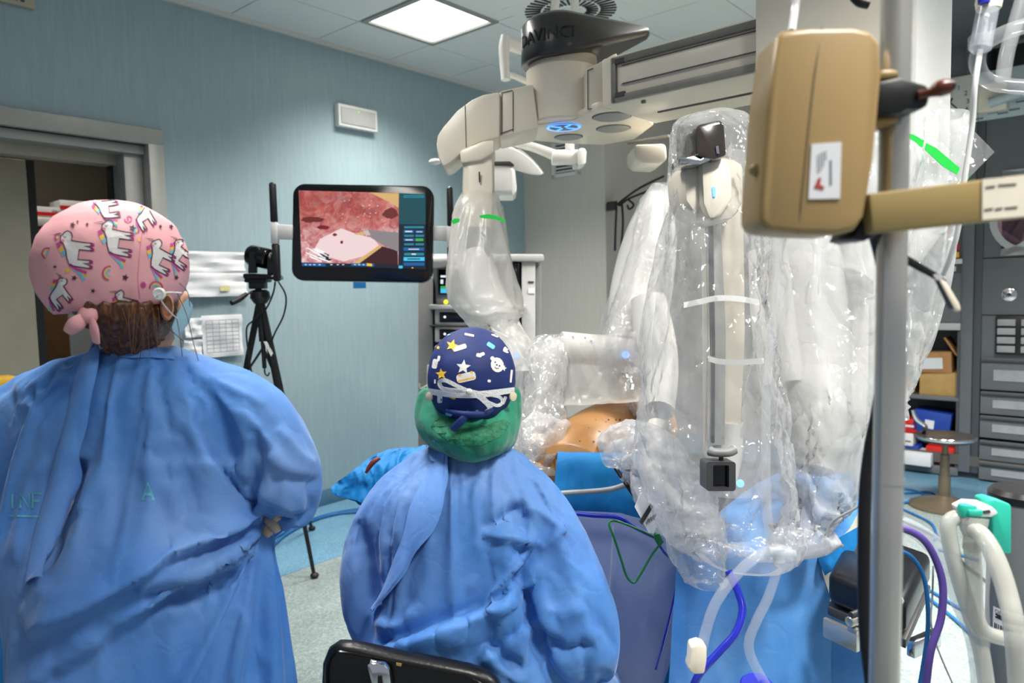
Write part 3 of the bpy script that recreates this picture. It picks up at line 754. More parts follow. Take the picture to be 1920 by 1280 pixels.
# boom: box along the room's cross direction
sF = s_t-.17
tb0 = on_s(1150, 140, sF)[0]; tb1 = on_s(1440, 90, sF)[0]
zt_ = on_s(1280, 68, sF)[1]; zb_ = on_s(1280, 168, sF)[1]
def rslab(*a, **k): return slab(*a)
obj('boom', slab(sF, sF+.36, tb0-.05, tb1+.1, zb_, zt_), 'robot_white', rob, bevel=.012)
bt = obj('rail_trim', slab(sF-.012, sF, tb0, tb1, zt_-.035, zt_-.012), 'robot_trim', rob, bevel=.003)
obj('rail_trim', slab(sF-.012, sF, tb0, tb1, zb_+.004, zb_+.028), 'robot_trim', rob, bevel=.003)
obj('rail_trim', slab(sF-.012, sF, tb0-.004, tb0+.016, zb_+.004, zt_-.012), 'robot_trim', rob, bevel=.003)
hh = zt_-zb_
obj('rail_cover', slab(sF-.008, sF, tb0+.03, tb1, zb_+.06, zt_-.05), 'robot_white', rob, bevel=.002)
for q in (.36, .72): obj('rail_groove', slab(sF-.0095, sF-.0065, tb0+.04, tb1, zb_+hh*q, zb_+hh*q+.003), 'dark_grey', rob, smooth=False)
for q in (.16, .83):
    obj('rail_clip', slab(sF-.014, sF-.004, tb0+.014, tb0+.05, zb_+hh*q-.008, zb_+hh*q+.008), 'dark_grey', rob, smooth=False)
# lower telescoping beam
zl1, zl0 = zb_-.02, ZT+.0
tl0 = on_s(1208, 210, sF+.04)[0]
obj('lower_beam', slab(sF+.03, sF+.34, tl0, tb1+.1, zl0+.02, zb_+.01), 'robot_white', rob, bevel=.008)
obj('rail_trim', slab(sF+.018, sF+.03, tl0, tb1, zl0+.022, zl0+.04), 'robot_trim', rob, bevel=.002)
obj('rail_trim', slab(sF+.018, sF+.03, tl0, tl0+.014, zl0+.022, zb_-.01), 'robot_trim', rob, bevel=.002)
obj('rail_groove', slab(sF+.022, sF+.03, tl0+.06, tb1, zb_-.05, zb_-.045), 'dark_grey', rob, smooth=False)
obj('beam_plate', slab(sF-.0, sF+.36, tb0-.02, tb1+.05, zl0-.002, zl0+.022), 'robot_white', rob, bevel=.006)
c = at_z(1215, 262, ZT-.004); obj('rail_trim', box(c, (.2, .014, .012), (N, U, ZV)), 'robot_trim', rob, bevel=.003)
# far setup link under the boom
obj('setup_link', slab_px([(1190, 270), (1250, 268), (1252, 300), (1236, 308), (1202, 306), (1190, 296)], 2.75, 2.95), 'robot_white', rob, bevel=.015)
# column
tc0 = on_s(1412, 80, sF-.08)[0]; tc1 = on_s(1700, 90, sF-.08)[0]; zc0 = on_s(1425, 136, sF-.08)[1]
obj('column_head', slab(sF-.08, sF+.42, tc0, tc1, zc0, CEIL-.25), 'robot_white', rob, bevel=.02)
tc2 = on_s(1600, 90, sF-.02)[0]
colm = obj('column_side', slab(sF-.02, sF+.42, tc2, tc1+.012, W(1700, 430, 2.0).z, CEIL-.22), 'white_plastic', rob, bevel=.012)
tl1 = on_s(1500, 90, sF+.1)[0]; tl2 = on_s(1585, 90, sF+.1)[0]
obj('column', slab(sF+.1, sF+.4, tl1, tl2, .2, zc0+.05), 'robot_white', rob, bevel=.03)
obj('cart_base', slab(sF+.0, sF+.6, tl1-.2, tl2+.02, .0, .25), 'robot_white', rob, bevel=.05)

plain('arm_white', (226, 224, 219), .35, var=.02, vs=8)
# ---------------------------------------------------------------- arms (parts of the robot)
def limb(name, pts, rads, mat='arm_white', k=6, n=18, flat=1.0, parent=rob):
    return obj(name, tube([W(*p) for p in pts], rads, n, k, True, flat), mat, parent)
a1 = obj('arm_link', slab_px([(868, 300), (872, 274), (925, 262), (926, 350), (922, 430), (912, 490), (876, 490), (868, 430), (866, 350)], 2.62, 2.78), 'robot_white', rob, bevel=.018)
obj('link_collar', slab_px([(862, 282), (905, 264), (927, 262), (927, 286), (902, 300), (864, 306)], 2.605, 2.8), 'robot_white', rob, bevel=.01)
obj('motor_plate', slab_px([(872, 424), (917, 424), (917, 486), (874, 486)], 2.605, 2.62), 'mid_grey', a1, bevel=.005)
text('numeral', '1', .055, W(899, 333, 2.612), CX, ZV, 'ink', a1, .001)
limb('forearm', [(888, 478, 2.66), (905, 540, 2.62), (935, 600, 2.58), (958, 640, 2.56)], [.068, .07, .066, .06])
limb('elbow', [(955, 632, 2.56), (968, 660, 2.52), (975, 690, 2.5)], [.058, .062, .05])
obj('arm_led', ball(W(968, 666, 2.45), .008), 'blue_led', rob)
limb('lower_arm', [(985, 690, 2.5), (990, 760, 2.46), (1000, 850, 2.4)], [.045, .045, .035])
# second arm
limb('upper_arm', [(1235, 375, 2.75), (1212, 450, 2.7), (1188, 540, 2.66), (1172, 640, 2.6)], [.06, .085, .085, .07])
limb('horizontal_link', [(1188, 664, 2.56), (1120, 656, 2.56), (1052, 652, 2.54)], [.058, .055, .058])
for (x, y) in ((1074, 632), (1097, 633), (1075, 668), (1108, 640), (1096, 672)): obj('screw', ball(W(x, y, 2.5), .004, 6, 4), 'dark_grey', rob)
limb('drop_link', [(1045, 648, 2.52), (1028, 690, 2.48), (1008, 760, 2.42), (992, 850, 2.36)], [.05, .046, .04, .032])
obj('arm_led', ball(W(1173, 665, 2.49), (.014, .01, .012)), 'blue_glow', rob)
limb('instrument_drive', [(1215, 560, 2.5), (1228, 640, 2.45), (1238, 700, 2.4), (1235, 770, 2.3)], [.06, .07, .06, .05])
# third arm: tall instrument carriage in front
d3 = 1.62
car = obj('carriage_rail', slab_px([(1330, 400), (1352, 398), (1362, 620), (1360, 835), (1330, 835), (1334, 620)], d3+.02, d3+.06), 'steel', rob, bevel=.004)
obj('carriage_spar', slab_px([(1352, 300), (1398, 300), (1402, 620), (1392, 880), (1338, 880), (1336, 620), (1334, 420)], d3+.05, d3+.16), 'robot_white', rob, bevel=.02)
obj('rail_groove', slab_px([(1331, 402), (1337, 402), (1341, 640), (1340, 830), (1335, 830), (1335, 640)], d3+.012, d3+.03), 'dark_grey', rob)
hd = obj('instrument_housing', slab_px([(1278, 306), (1300, 300), (1352, 290), (1396, 300), (1400, 380), (1376, 412), (1345, 418), (1300, 400), (1284, 376)], d3-.07, d3+.1), 'robot_white', rob, bevel=.02)
hd2 = obj('housing_front', slab_px([(1314, 298), (1346, 288), (1372, 304), (1376, 370), (1352, 408), (1330, 412), (1318, 380)], d3-.1, d3-.05), 'robot_white', rob, bevel=.012)
obj('housing_lip', slab_px([(1273, 296), (1302, 291), (1314, 296), (1334, 284), (1334, 300), (1312, 308), (1274, 310)], d3-.125, d3-.05), 'chrome', rob, bevel=.004)
obj('status_light', slab_px([(1336, 350), (1341, 350), (1342, 368), (1338, 368)], d3-.104, d3-.1), 'blue_glow', hd2, smooth=False)
plain('smoke_block', (52, 46, 40), .2, var=.25, vs=10, coat=.5)
cb = obj('camera_block', slab_px([(1304, 240), (1310, 232), (1350, 224), (1359, 228), (1364, 292), (1340, 300), (1306, 292)], d3-.13, d3+.05), 'smoke_block', rob, bevel=.008)
obj('latch', slab_px([(1342, 274), (1347, 273), (1349, 288), (1344, 288)], d3-.134, d3-.13), 'chrome', cb)
limb('lower_carriage', [(1362, 790, d3+.08), (1358, 850, d3+.08), (1356, 905, d3+.06)], [.04, .042, .03])
dw = 1.43
wn = thing('arm_end_window', 'square dark grey viewing window clamp at the foot of the front robot arm', 'camera clamp', W(1352, 918, dw))
q = rrect(55/F*dw, 55/F*dw, .006); qi = rrect(30/F*dw, 42/F*dw, .003)
oc = W(1352, 893, dw)
outer = [oc+CX*a+CY*b for a, b in q]; inner = [oc+CX*a+CY*b for a, b in qi]
obj('window_frame', loft([[p+CD*.05 for p in outer], outer, inner, [p+CD*.03 for p in inner]], False), 'dark_grey', wn)
obj('window_glass', prism([p+CD*.014 for p in inner], CD*.003), 'black_gloss', wn)
obj('stem', tube([W(1352, 868, dw+.02), W(1352, 848, dw+.02)], .005, 10), 'brown_knob', wn)
obj('thumb_bar', tube([W(1331, 845, dw+.02), W(1340, 848, dw+.015), (W(1365, 848, dw+.015)), W(1376, 843, dw+.02)], [.010, .009, .009, .010], 12, 3), 'mid_grey', wn)
obj('arm_led', ball(W(1388, 906, d3-.0), .009), 'blue_glow', rob)
# fourth arm: broad white limbs at the right
limb('arm_body', [(1495, 400, 2.0), (1510, 520, 1.98), (1520, 640, 1.95), (1530, 760, 1.9)], [.09, .1, .1, .085])
limb('arm_shoulder', [(1720, 380, 2.05), (1660, 460, 2.0), (1600, 540, 1.95)], [.1, .1, .075])
limb('arm_cup', [(1530, 700, 1.85), (1528, 790, 1.8), (1520, 880, 1.76)], [.06, .075, .055])
limb('arm_wrist', [(1440, 470, 1.9), (1450, 600, 1.88), (1470, 720, 1.84)], [.05, .055, .05])
# wrist bundle running down to the patient
limb('instrument_arm', [(1235, 795, 1.9), (1218, 880, 1.82), (1262, 935, 1.76), (1325, 1005, 1.7)], [.028, .026, .02, .018])
limb('instrument_bar', [(1210, 800, 1.86), (1232, 880, 1.8), (1280, 960, 1.74)], [.014, .013, .011], 'light_grey')
limb('instrument_head', [(1148, 838, 1.95), (1190, 830, 1.92), (1236, 815, 1.9)], [.016, .022, .028])
limb('motor_pack', [(1272, 930, 1.78), (1300, 965, 1.76), (1320, 990, 1.76)], [.02, .024, .018], 'mid_grey')
limb('instrument_head', [(1076, 846, 2.3), (1040, 836, 2.3), (1000, 826, 2.32)], [.02, .028, .03], 'robot_white')

# ---------------------------------------------------------------- plastic drapes over the arms
def rid(x): return 1-abs(noise.noise(x))*2
def crumple(p, amp, f, seed, stretch=.45):
    q = Vector((p[0]*f+seed*7.3, p[1]*f+seed*3.1, p[2]*f*stretch+seed))
    w = noise.noise(q*.6)*.9
    q = q+Vector((w, w*.7, w*.4))
    a = 1-abs(noise.noise(q))*2.2; b = 1-abs(noise.noise(q*2.3+Vector((9, 4, 1))))*2.2
    c = 1-abs(noise.noise(q*5.1+Vector((3, 8, 2))))*2.2
    return amp*(a*.6+b*.3+c*.14)
def drape_bag(rows, th, amp=.02, f=9, seed=1, n=64, k=7, stretch=.45, roll=0):
    """closed hanging bag; rows = (y, x_left, x_right, distance)"""
    q = spline(rows, k); rings = []
    for (y, xl, xr, d) in q:
        c = W((xl+xr)/2, y, d); a = (xr-xl)/2/F*d; b = th if not callable(th) else th(y)
        ring = []
        for j in range(n):
            an = 2*pi*j/n
            ca, sa = cos(an), sin(an)
            e = abs(ca)**.8*(1 if ca > 0 else -1); g = abs(sa)**.8*(1 if sa > 0 else -1)
            p = c+CX*a*e+FW*min(b, a*1.2)*g
            dirv = (CX*ca+FW*sa)
            ring.append(p+dirv*crumple(p, min(amp, a*.5), f, seed, stretch))
        rings.append(ring)
    return loft(rings, False)
def drape_sheet(rows, amp=.02, f=8, seed=1, n=56, k=7, stretch=.4, bulge=0, straight=False):
    """open hanging sheet; rows = (y_left, x_left, d_left, y_right, x_right, d_right)"""
    q = spline(rows, k) if not straight else [np.array(a)*(1-j/k)+np.array(b)*(j/k) for a, b in zip(rows, rows[1:]) for j in range(k)]+[np.array(rows[-1])]; rings = []
    for (yl, xl, dl, yr, xr, dr) in q:
        A, B = W(xl, yl, dl), W(xr, yr, dr)
        row = []
        for j in range(n):
            u = j/(n-1); p = A+(B-A)*u - FW*bulge*4*u*(1-u)
            row.append(p-FW*crumple(p, amp, f, seed, stretch)+ZV*crumple(p, amp*.25, f, seed+5, 1))
        rings.append(row)
    return loft(rings, False, False)
def drape_along(pts, rads, amp, f, seed, n=40, k=8):
    q = spline([(*W(*p), r) for p, r in zip(pts, rads)], k); P = [Vector(x[:3]) for x in q]; fr2 = frames(P); rings = []
    for (X, Y), p, x in zip(fr2, P, q):
        rings.append([p+(X*cos(2*pi*j/n)+Y*sin(2*pi*j/n))*(x[3]+crumple(p+(X*cos(2*pi*j/n)+Y*sin(2*pi*j/n))*x[3], amp, f, seed, 1)) for j in range(n)])
    return loft(rings, False)
def drape(name, label, shape, mat, group='clear plastic drapes over the robot arms', pin=None, **kw):
    if pin: shape = film_settle(shape, lambda x, y: (y < pin[0]) | (y > pin[1]), **kw)
    o = obj(name, shape, mat, angle=180); return tag(o, label, 'plastic drape', group)
DR = 'arm_drape'
b1 = drape(DR, 'clear plastic bag over the robot arm marked one, with green tabs', drape_bag([(362, 866, 932, 2.7), (400, 848, 945, 2.66), (440, 843, 956, 2.64), (500, 840, 968, 2.6), (545, 850, 985, 2.58), (572, 872, 984, 2.56), (600, 890, 978, 2.54), (640, 915, 1000, 2.5), (690, 935, 1012, 2.46)], .13, .004, 7, 2), 'film_soft', pin=(385, 680), gap=.03, grow=.07, bend=.4, frames=12)
for pts in ([(845, 415), (853, 409), (862, 410), (861, 416), (850, 420)], [(899, 404), (915, 401), (930, 404), (947, 411), (948, 417), (928, 411), (900, 408)]):
    obj('green_tab', slab_px(pts, 2.44, 2.442), 'tape_green', b1, smooth=False)
b2 = drape(DR, 'clear plastic sleeve over the slanted upright arm behind the patient', drape_bag([(345, 1225, 1262, 2.72), (400, 1188, 1262, 2.7), (480, 1160, 1262, 2.66), (560, 1138, 1255, 2.62), (610, 1124, 1250, 2.58), (660, 1130, 1245, 2.5), (720, 1168, 1255, 2.42), (790, 1184, 1262, 2.32), (860, 1180, 1262, 2.22)], .12, .006, 6, 4), 'film', pin=(372, 850), gap=.035, grow=.1, bend=.05, frames=12)
b3 = drape(DR, 'clear plastic curtain hanging between the arms above the bare belly', drape_sheet([(640, 1000, 2.46, 622, 1200, 2.44), (665, 985, 2.44, 650, 1210, 2.42), (710, 975, 2.42, 690, 1215, 2.4), (748, 972, 2.4, 735, 1215, 2.36), (765, 975, 2.38, 752, 1215, 2.32)], .02, 7, 6), 'film_soft')
b4 = drape(DR, 'clear plastic sleeve on the drop arm beside the green hair net', drape_bag([(628, 1010, 1060, 2.5), (660, 985, 1062, 2.44), (720, 975, 1060, 2.4), (780, 968, 1066, 2.34), (820, 966, 1080, 2.3), (850, 970, 1088, 2.26), (880, 985, 1080, 2.24)], .07, .006, 8, 8), 'film', pin=(650, 872), gap=.03, grow=.12, bend=.03, frames=12)
b5 = drape(DR, 'crumpled plastic bundle round the trocar left of the belly', drape_along([(985, 800, 2.3), (1020, 830, 2.27), (1060, 845, 2.24), (1084, 848, 2.22)], [.05, .07, .065, .03], .03, 16, 3), 'film_crumple')
b6 = drape(DR, 'tall clear plastic drape over the front instrument carriage', drape_bag([(204, 1340, 1356, 1.68), (216, 1312, 1374, 1.67), (226, 1280, 1390, 1.66), (255, 1268, 1414, 1.65), (310, 1258, 1430, 1.64), (400, 1246, 1440, 1.62), (500, 1234, 1452, 1.62), (600, 1206, 1464, 1.61), (700, 1196, 1472, 1.6), (800, 1200, 1484, 1.6), (900, 1232, 1494, 1.58), (980, 1262, 1494, 1.58), (1030, 1300, 1480, 1.58), (1044, 1330, 1440, 1.58)], .1, .022, 4.5, 10, 96), 'film_thin', pin=(236, 1030), gap=.04, grow=.09, bend=.05, frames=14)
b7 = drape(DR, 'bright milky plastic drape over the broad white arm beside the pole', drape_bag([(262, 1530, 1610, 1.95), (290, 1440, 1690, 1.92), (340, 1428, 1700, 1.9), (430, 1432, 1690, 1.86), (540, 1436, 1650, 1.84), (620, 1440, 1638, 1.82), (700, 1446, 1645, 1.8), (780, 1450, 1640, 1.78), (850, 1452, 1600, 1.76), (930, 1455, 1576, 1.74), (1010, 1450, 1545, 1.72), (1036, 1455, 1500, 1.7)], .15, .026, 4.5, 12, 96), 'film_milky', pin=(300, 1020), gap=.06, grow=.08, bend=.05, frames=14)
b8 = drape(DR, 'clear plastic drape swinging out right behind the steel pole', drape_bag([(220, 1690, 1800, 2.0), (330, 1660, 1800, 2.0), (440, 1640, 1782, 1.98), (520, 1630, 1768, 1.96), (600, 1640, 1752, 1.94), (680, 1650, 1735, 1.92), (750, 1660, 1700, 1.9), (790, 1664, 1680, 1.9)], .12, .006, 6, 14), 'film', pin=(260, 780), gap=.05, grow=.05, bend=.05, frames=12)
b9 = drape('drape_flap', 'clear plastic flap with a green tape strip beside the white column', drape_sheet([(190, 1760, 1.9, 190, 1767, 1.9), (250, 1702, 1.9, 250, 1828, 1.86), (290, 1700, 1.88, 286, 1864, 1.84), (336, 1700, 1.87, 336, 1814, 1.84), (356, 1702, 1.86, 350, 1800, 1.84)], .006, 5, 16, straight=True), 'film_thin')
for pts in ([(1702, 250), (1712, 252), (1733, 263), (1730, 276), (1716, 270), (1702, 262)], [(1737, 268), (1755, 277), (1800, 315), (1795, 327), (1770, 313), (1734, 280)], [(1808, 330), (1816, 322), (1816, 336), (1806, 337)]):
    obj('green_tape', slab_px(pts, 1.845, 1.847), 'tape_green', b9, smooth=False)
b10 = drape(DR, 'crumpled plastic wrap round the diagonal instrument by the belly', drape_along([(1128, 842, 1.9), (1168, 828, 1.88), (1212, 842, 1.85), (1232, 886, 1.8), (1262, 935, 1.74), (1300, 985, 1.7), (1322, 1020, 1.68)], [.016, .034, .056, .07, .065, .05, .03], .026, 11, 18, 56), 'film_crumple', pin=(812, 1010), gap=.03, grow=.12, bend=.03, frames=10, grav=.2)
b11 = drape(DR, 'loose clear plastic tail hanging below the front carriage drape', drape_bag([(960, 1240, 1345, 1.66), (1000, 1252, 1360, 1.65), (1050, 1262, 1365, 1.64), (1085, 1285, 1362, 1.63), (1098, 1310, 1350, 1.63)], .05, .006, 8, 20), 'film_thin', pin=(980, 1090), gap=.02, grow=.12, bend=.03, frames=10)
b12 = drape(DR, 'milky plastic sheet hanging behind the front instrument carriage', drape_sheet([(285, 1252, 1.98, 285, 1440, 1.98), (420, 1240, 1.97, 420, 1450, 1.97), (560, 1228, 1.96, 560, 1456, 1.96), (700, 1222, 1.94, 700, 1466, 1.94), (820, 1240, 1.92, 820, 1476, 1.92), (930, 1262, 1.9, 930, 1486, 1.9)], .03, 6, 44, 64), 'film')
# white tie straps round the carriage drape
for k, (pts, lab) in enumerate((([(1282, 572), (1310, 566), (1345, 559), (1385, 560), (1424, 567)], 'white tie strap round the carriage drape, upper one'), ([(1328, 672), (1352, 678), (1390, 679), (1432, 676)], 'white tie strap round the carriage drape, lower one'))):
    A = [W(x, y, d3-.1) for x, y in pts]
    o = obj('tie_strap', loft([[p+ZV*.006 for p in spline(A, 6)], [p-ZV*.006 for p in spline(A, 6)]] if False else [[Vector(p)+ZV*z+FW*f for p in spline(A, 6)] for z, f in ((.006, 0), (-.006, 0), (-.006, .002), (.006, .002))], False, False), 'white_plastic'); tag(o, lab, 'strap', 'tie straps on the carriage drape')
# ================================================================ people
from mathutils.bvhtree import BVHTree
from mathutils.geometry import tessellate_polygon
def body_sections(rows, k=6, n=48, pw=.85):
    """upright shell from rows (y, x_left, x_right, distance, half_thickness)"""
    rings = []
    for (y, xl, xr, d, th) in spline(rows, k):
        c = W((xl+xr)/2, y, d); a = (xr-xl)/2/F*d; ring = []
        for j in range(n):
            t = 2*pi*j/n; ca, sa = cos(t), sin(t)
            ring.append(c+CX*a*abs(ca)**pw*(1 if ca > 0 else -1)+FW*th*abs(sa)**pw*(1 if sa > 0 else -1))
        rings.append(ring)
    return loft(rings)
def limb_px(pts, k=6, n=20): return tube([W(x, y, d) for x, y, d, r in pts], [r for *_, r in pts], n, k)
def remesh(shape, voxel, smooth=8):
    me = bpy.data.meshes.new('tmp'); me.from_pydata([tuple(v) for v in shape[0]], [], shape[1])
    bm = bmesh.new(); bm.from_mesh(me); bmesh.ops.recalc_face_normals(bm, faces=bm.faces); bm.to_mesh(me); bm.free()
    o = bpy.data.objects.new('tmp', me); COL.objects.link(o)
    m = o.modifiers.new('r', 'REMESH'); m.mode = 'VOXEL'; m.voxel_size = voxel
    s = o.modifiers.new('s', 'SMOOTH'); s.iterations = smooth; s.factor = .5
    dg = bpy.context.evaluated_depsgraph_get(); r = bpy.data.meshes.new_from_object(o.evaluated_get(dg))
    bpy.data.objects.remove(o); return r
def seg_dist(px, py, pts):
    """signed distance to a polyline: positive on its right hand in the picture; with end fade"""
    P = np.array(spline(pts, 8)); best = np.full(px.shape, 1e9); sg = np.zeros_like(px); tt = np.zeros_like(px)
    L = len(P)-1
    for i in range(L):
        a, b = P[i], P[i+1]; dx, dy = b-a; l2 = dx*dx+dy*dy+1e-9
        t = np.clip(((px-a[0])*dx+(py-a[1])*dy)/l2, 0, 1)
        ex, ey = px-(a[0]+t*dx), py-(a[1]+t*dy); d = np.hypot(ex, ey)
        m = d < best; best[m] = d[m]; sg[m] = np.sign(dx*ey-dy*ex)[m]; tt[m] = ((i+t)/L)[m]
    return best*sg, tt
def fold_field(A, Nn, folds, toward):
    """sum of folds; fold = (points, height, width_right, width_left)"""
    px, py, d = project(A)
    facing = np.clip((Nn @ np.array(toward))*2.0+.2, 0, 1)
    h = np.zeros(len(A))
    for pts, amp, wr, wl in folds:
        x0 = min(p[0] for p in pts)-4*max(wr, wl); x1 = max(p[0] for p in pts)+4*max(wr, wl)
        y0 = min(p[1] for p in pts)-4*max(wr, wl); y1 = max(p[1] for p in pts)+4*max(wr, wl)
        k = (px > x0) & (px < x1) & (py > y0) & (py < y1)
        if not k.any(): continue
        s, t = seg_dist(px[k], py[k], pts)
        w = np.where(s > 0, wr, wl)
        fade = np.clip(np.minimum(t, 1-t)*5, 0, 1)**.7
        h[k] += amp*np.exp(-(np.abs(s)/w)**1.5)*fade*facing[k]
    return h
def wrinkle(A, amp, f, seed, stretch):
    out = np.empty(len(A))
    for i, p in enumerate(A): out[i] = crumple(p, amp, f, seed, stretch)
    return out
def finish(me, name, mat, parent, subdiv=False):
    base = origin_of(parent)
    me.transform(Matrix.Translation(-base)); me.materials.clear(); me.materials.append(MATS[mat])
    me.polygons.foreach_set('use_smooth', [True]*len(me.polygons)); me.update()
    me.name = name
    return link(name, me, parent)
def gown_mesh(shape, folds, voxel=.011, wr=(.004, 9, 1, .6), toward=(0, -1, .1), smooth=8, sim=None, fold2=None):
    me = remesh(shape, voxel, smooth); A, Nn = mesh_arrays(me)
    h = .6*fold_field(A, Nn, folds, toward)+wrinkle(A, *wr)
    B = A+Nn*h[:, None]
    inner = me.copy(); inner.vertices.foreach_set('co', (A+Nn*(.6*np.minimum(h, 0)-sim['gap'])[:, None]).reshape(-1)); inner.update()
    me.vertices.foreach_set('co', B.reshape(-1)); me.update()
    px, py, d = project(B); pw_ = sim['pin'](px, py)
    me = settle(me, inner, [(int(i), float(w)) for i, w in enumerate(pw_) if w > .01], sim.get('frames', 20), sim.get('grow', .1), sim.get('stiff', 12), sim.get('bend', .5), grav=sim.get('grav', 1.0))
    bm = bmesh.new(); bm.from_mesh(me); bmesh.ops.subdivide_edges(bm, edges=bm.edges, cuts=1, use_grid_fill=True, smooth=.0); 
    for _ in range(2): bmesh.ops.smooth_vert(bm, verts=bm.verts, factor=.5, use_axis_x=True, use_axis_y=True, use_axis_z=True)
    bm.to_mesh(me); bm.free()
    A, Nn = mesh_arrays(me); h = sim.get('post', .7)*fold_field(A, Nn, folds, toward)
    me.vertices.foreach_set('co', (A+Nn*h[:, None]).reshape(-1)); me.update()
    return me
def bvh_of(me): return BVHTree.FromPolygons([v.co.copy() for v in me.vertices], [tuple(p.vertices) for p in me.polygons])
def cast(bvh, px, py, off):
    r = ray(px, py).normalized(); loc, nr, i, d = bvh.ray_cast(CAM, r)
    if loc is None: return None
    if nr.dot(r) > 0: nr = -nr
    return loc+nr*off
def decals(name, polys, bvh, mat, parent, off=.0007, step=7):
    """flat print lying on a surface: polygons drawn over it, cut fine enough to follow it"""
    vs, fs = [], []
    for P in polys:
        Q = [Vector((x, y, 0)) for x, y in P]
        tris = tessellate_polygon([Q]); bm = bmesh.new(); bv = [bm.verts.new(q) for q in Q]
        for t in tris:
            try: bm.faces.new([bv[i] for i in t])
            except ValueError: pass
        for _ in range(3):
            es = [e for e in bm.edges if e.calc_length() > step]
            if not es: break
            bmesh.ops.subdivide_edges(bm, edges=es, cuts=1)
        bmesh.ops.triangulate(bm, faces=bm.faces)
        pos = {}; ok = True
        for v in bm.verts:
            w = cast(bvh, v.co.x, v.co.y, off); pos[v] = w
        for f in bm.faces:
            w = [pos[v] for v in f.verts]
            if any(x is None for x in w) or max((w[i]-w[i-1]).length for i in range(3)) > .03: continue
            k = len(vs); vs += [tuple(x) for x in w]; fs.append((k, k+1, k+2))
        bm.free()
    if not fs: return None
    o = obj(name, (vs, fs), mat, parent); o['kind'] = 'stuff'; return o
def strip_px(pts, w):
    """stroke of width w px along pixel points, as a polygon"""
    P = [Vector(p) for p in pts]; L, Rr = [], []
    for i, p in enumerate(P):
        d = (P[min(i+1, len(P)-1)]-P[max(i-1, 0)]).normalized(); n = Vector((-d.y, d.x)); L.append(p+n*w/2); Rr.append(p-n*w/2)
    return [tuple(p) for p in L]+[tuple(p) for p in reversed(Rr)]
def place2(pts, c, s, a):
    ca, sa = cos(a), sin(a); return [(c[0]+s*(x*ca-y*sa), c[1]+s*(x*sa+y*ca)) for x, y in pts]
def star2(r, ri=.45, n=5): return [((r if k % 2 == 0 else r*ri)*sin(pi*k/n), -(r if k % 2 == 0 else r*ri)*cos(pi*k/n)) for k in range(2*n)]
def disc2(rx, ry, n=14): return [(rx*cos(2*pi*k/n), ry*sin(2*pi*k/n)) for k in range(n)]
def flap(name, left, right, bvh, mat, parent, off0, off1, m=10, k=7, wave=.0):
    """cloth strip lying on a surface between two edges given in the picture"""
    a, b = spline(left, k), spline(right, k); n = min(len(a), len(b)); rows = []; last = None
    for i in range(n):
        row = []
        for j in range(m):
            u = j/(m-1); x, y = a[i]*(1-u)+b[i]*u
            p = cast(bvh, x, y, off0+(off1-off0)*u+wave*sin(pi*u)*(1+.3*sin(i*.35)))
            if p is None: p = last if last is not None else W(x, y, 1.25)
            row.append(p); last = p
        rows.append(row)
    for _ in range(5):
        rows = [[(rows[max(i-1, 0)][j]+rows[min(i+1, n-1)][j]+rows[i][j]*2)/4 for j in range(m)] for i in range(n)]
    # back layer gives it thickness
    back = [[p+FW*.0012 for p in r] for r in rows]
    v, f = loft(rows, False, False); v2, f2 = loft(back, False, False)
    return obj(name, join((v, f), (v2, [tuple(reversed(q)) for q in f2])), mat, parent, angle=180)

# ---------------------------------------------------------------- standing person, pink cap
D1p = 1.22
pw = thing('person', 'person standing with folded arms in blue gown and pink unicorn cap', 'person', (-.56, 1.25, 0))
torso = body_sections([(648, 205, 318, 1.25, .055), (668, 150, 370, 1.25, .075), (690, 85, 425, 1.25, .095), (730, 45, 462, 1.25, .115), (800, 35, 475, 1.25, .125), (900, 35, 478, 1.25, .13), (1000, 42, 486, 1.25, .13), (1100, 55, 500, 1.25, .135), (1200, 58, 512, 1.25, .14), (1320, 52, 528, 1.25, .15), (1500, 40, 545, 1.25, .16), (1800, 20, 570, 1.25, .17)])
armR = limb_px([(408, 745, 1.25, .07), (470, 770, 1.25, .078), (515, 830, 1.25, .074), (540, 890, 1.27, .066), (520, 935, 1.36, .056), (440, 960, 1.44, .05), (330, 950, 1.46, .045)])
armL = limb_px([(95, 760, 1.25, .07), (30, 800, 1.25, .078), (-30, 870, 1.25, .075), (-60, 940, 1.29, .07), (-20, 965, 1.4, .06), (120, 965, 1.46, .045)])
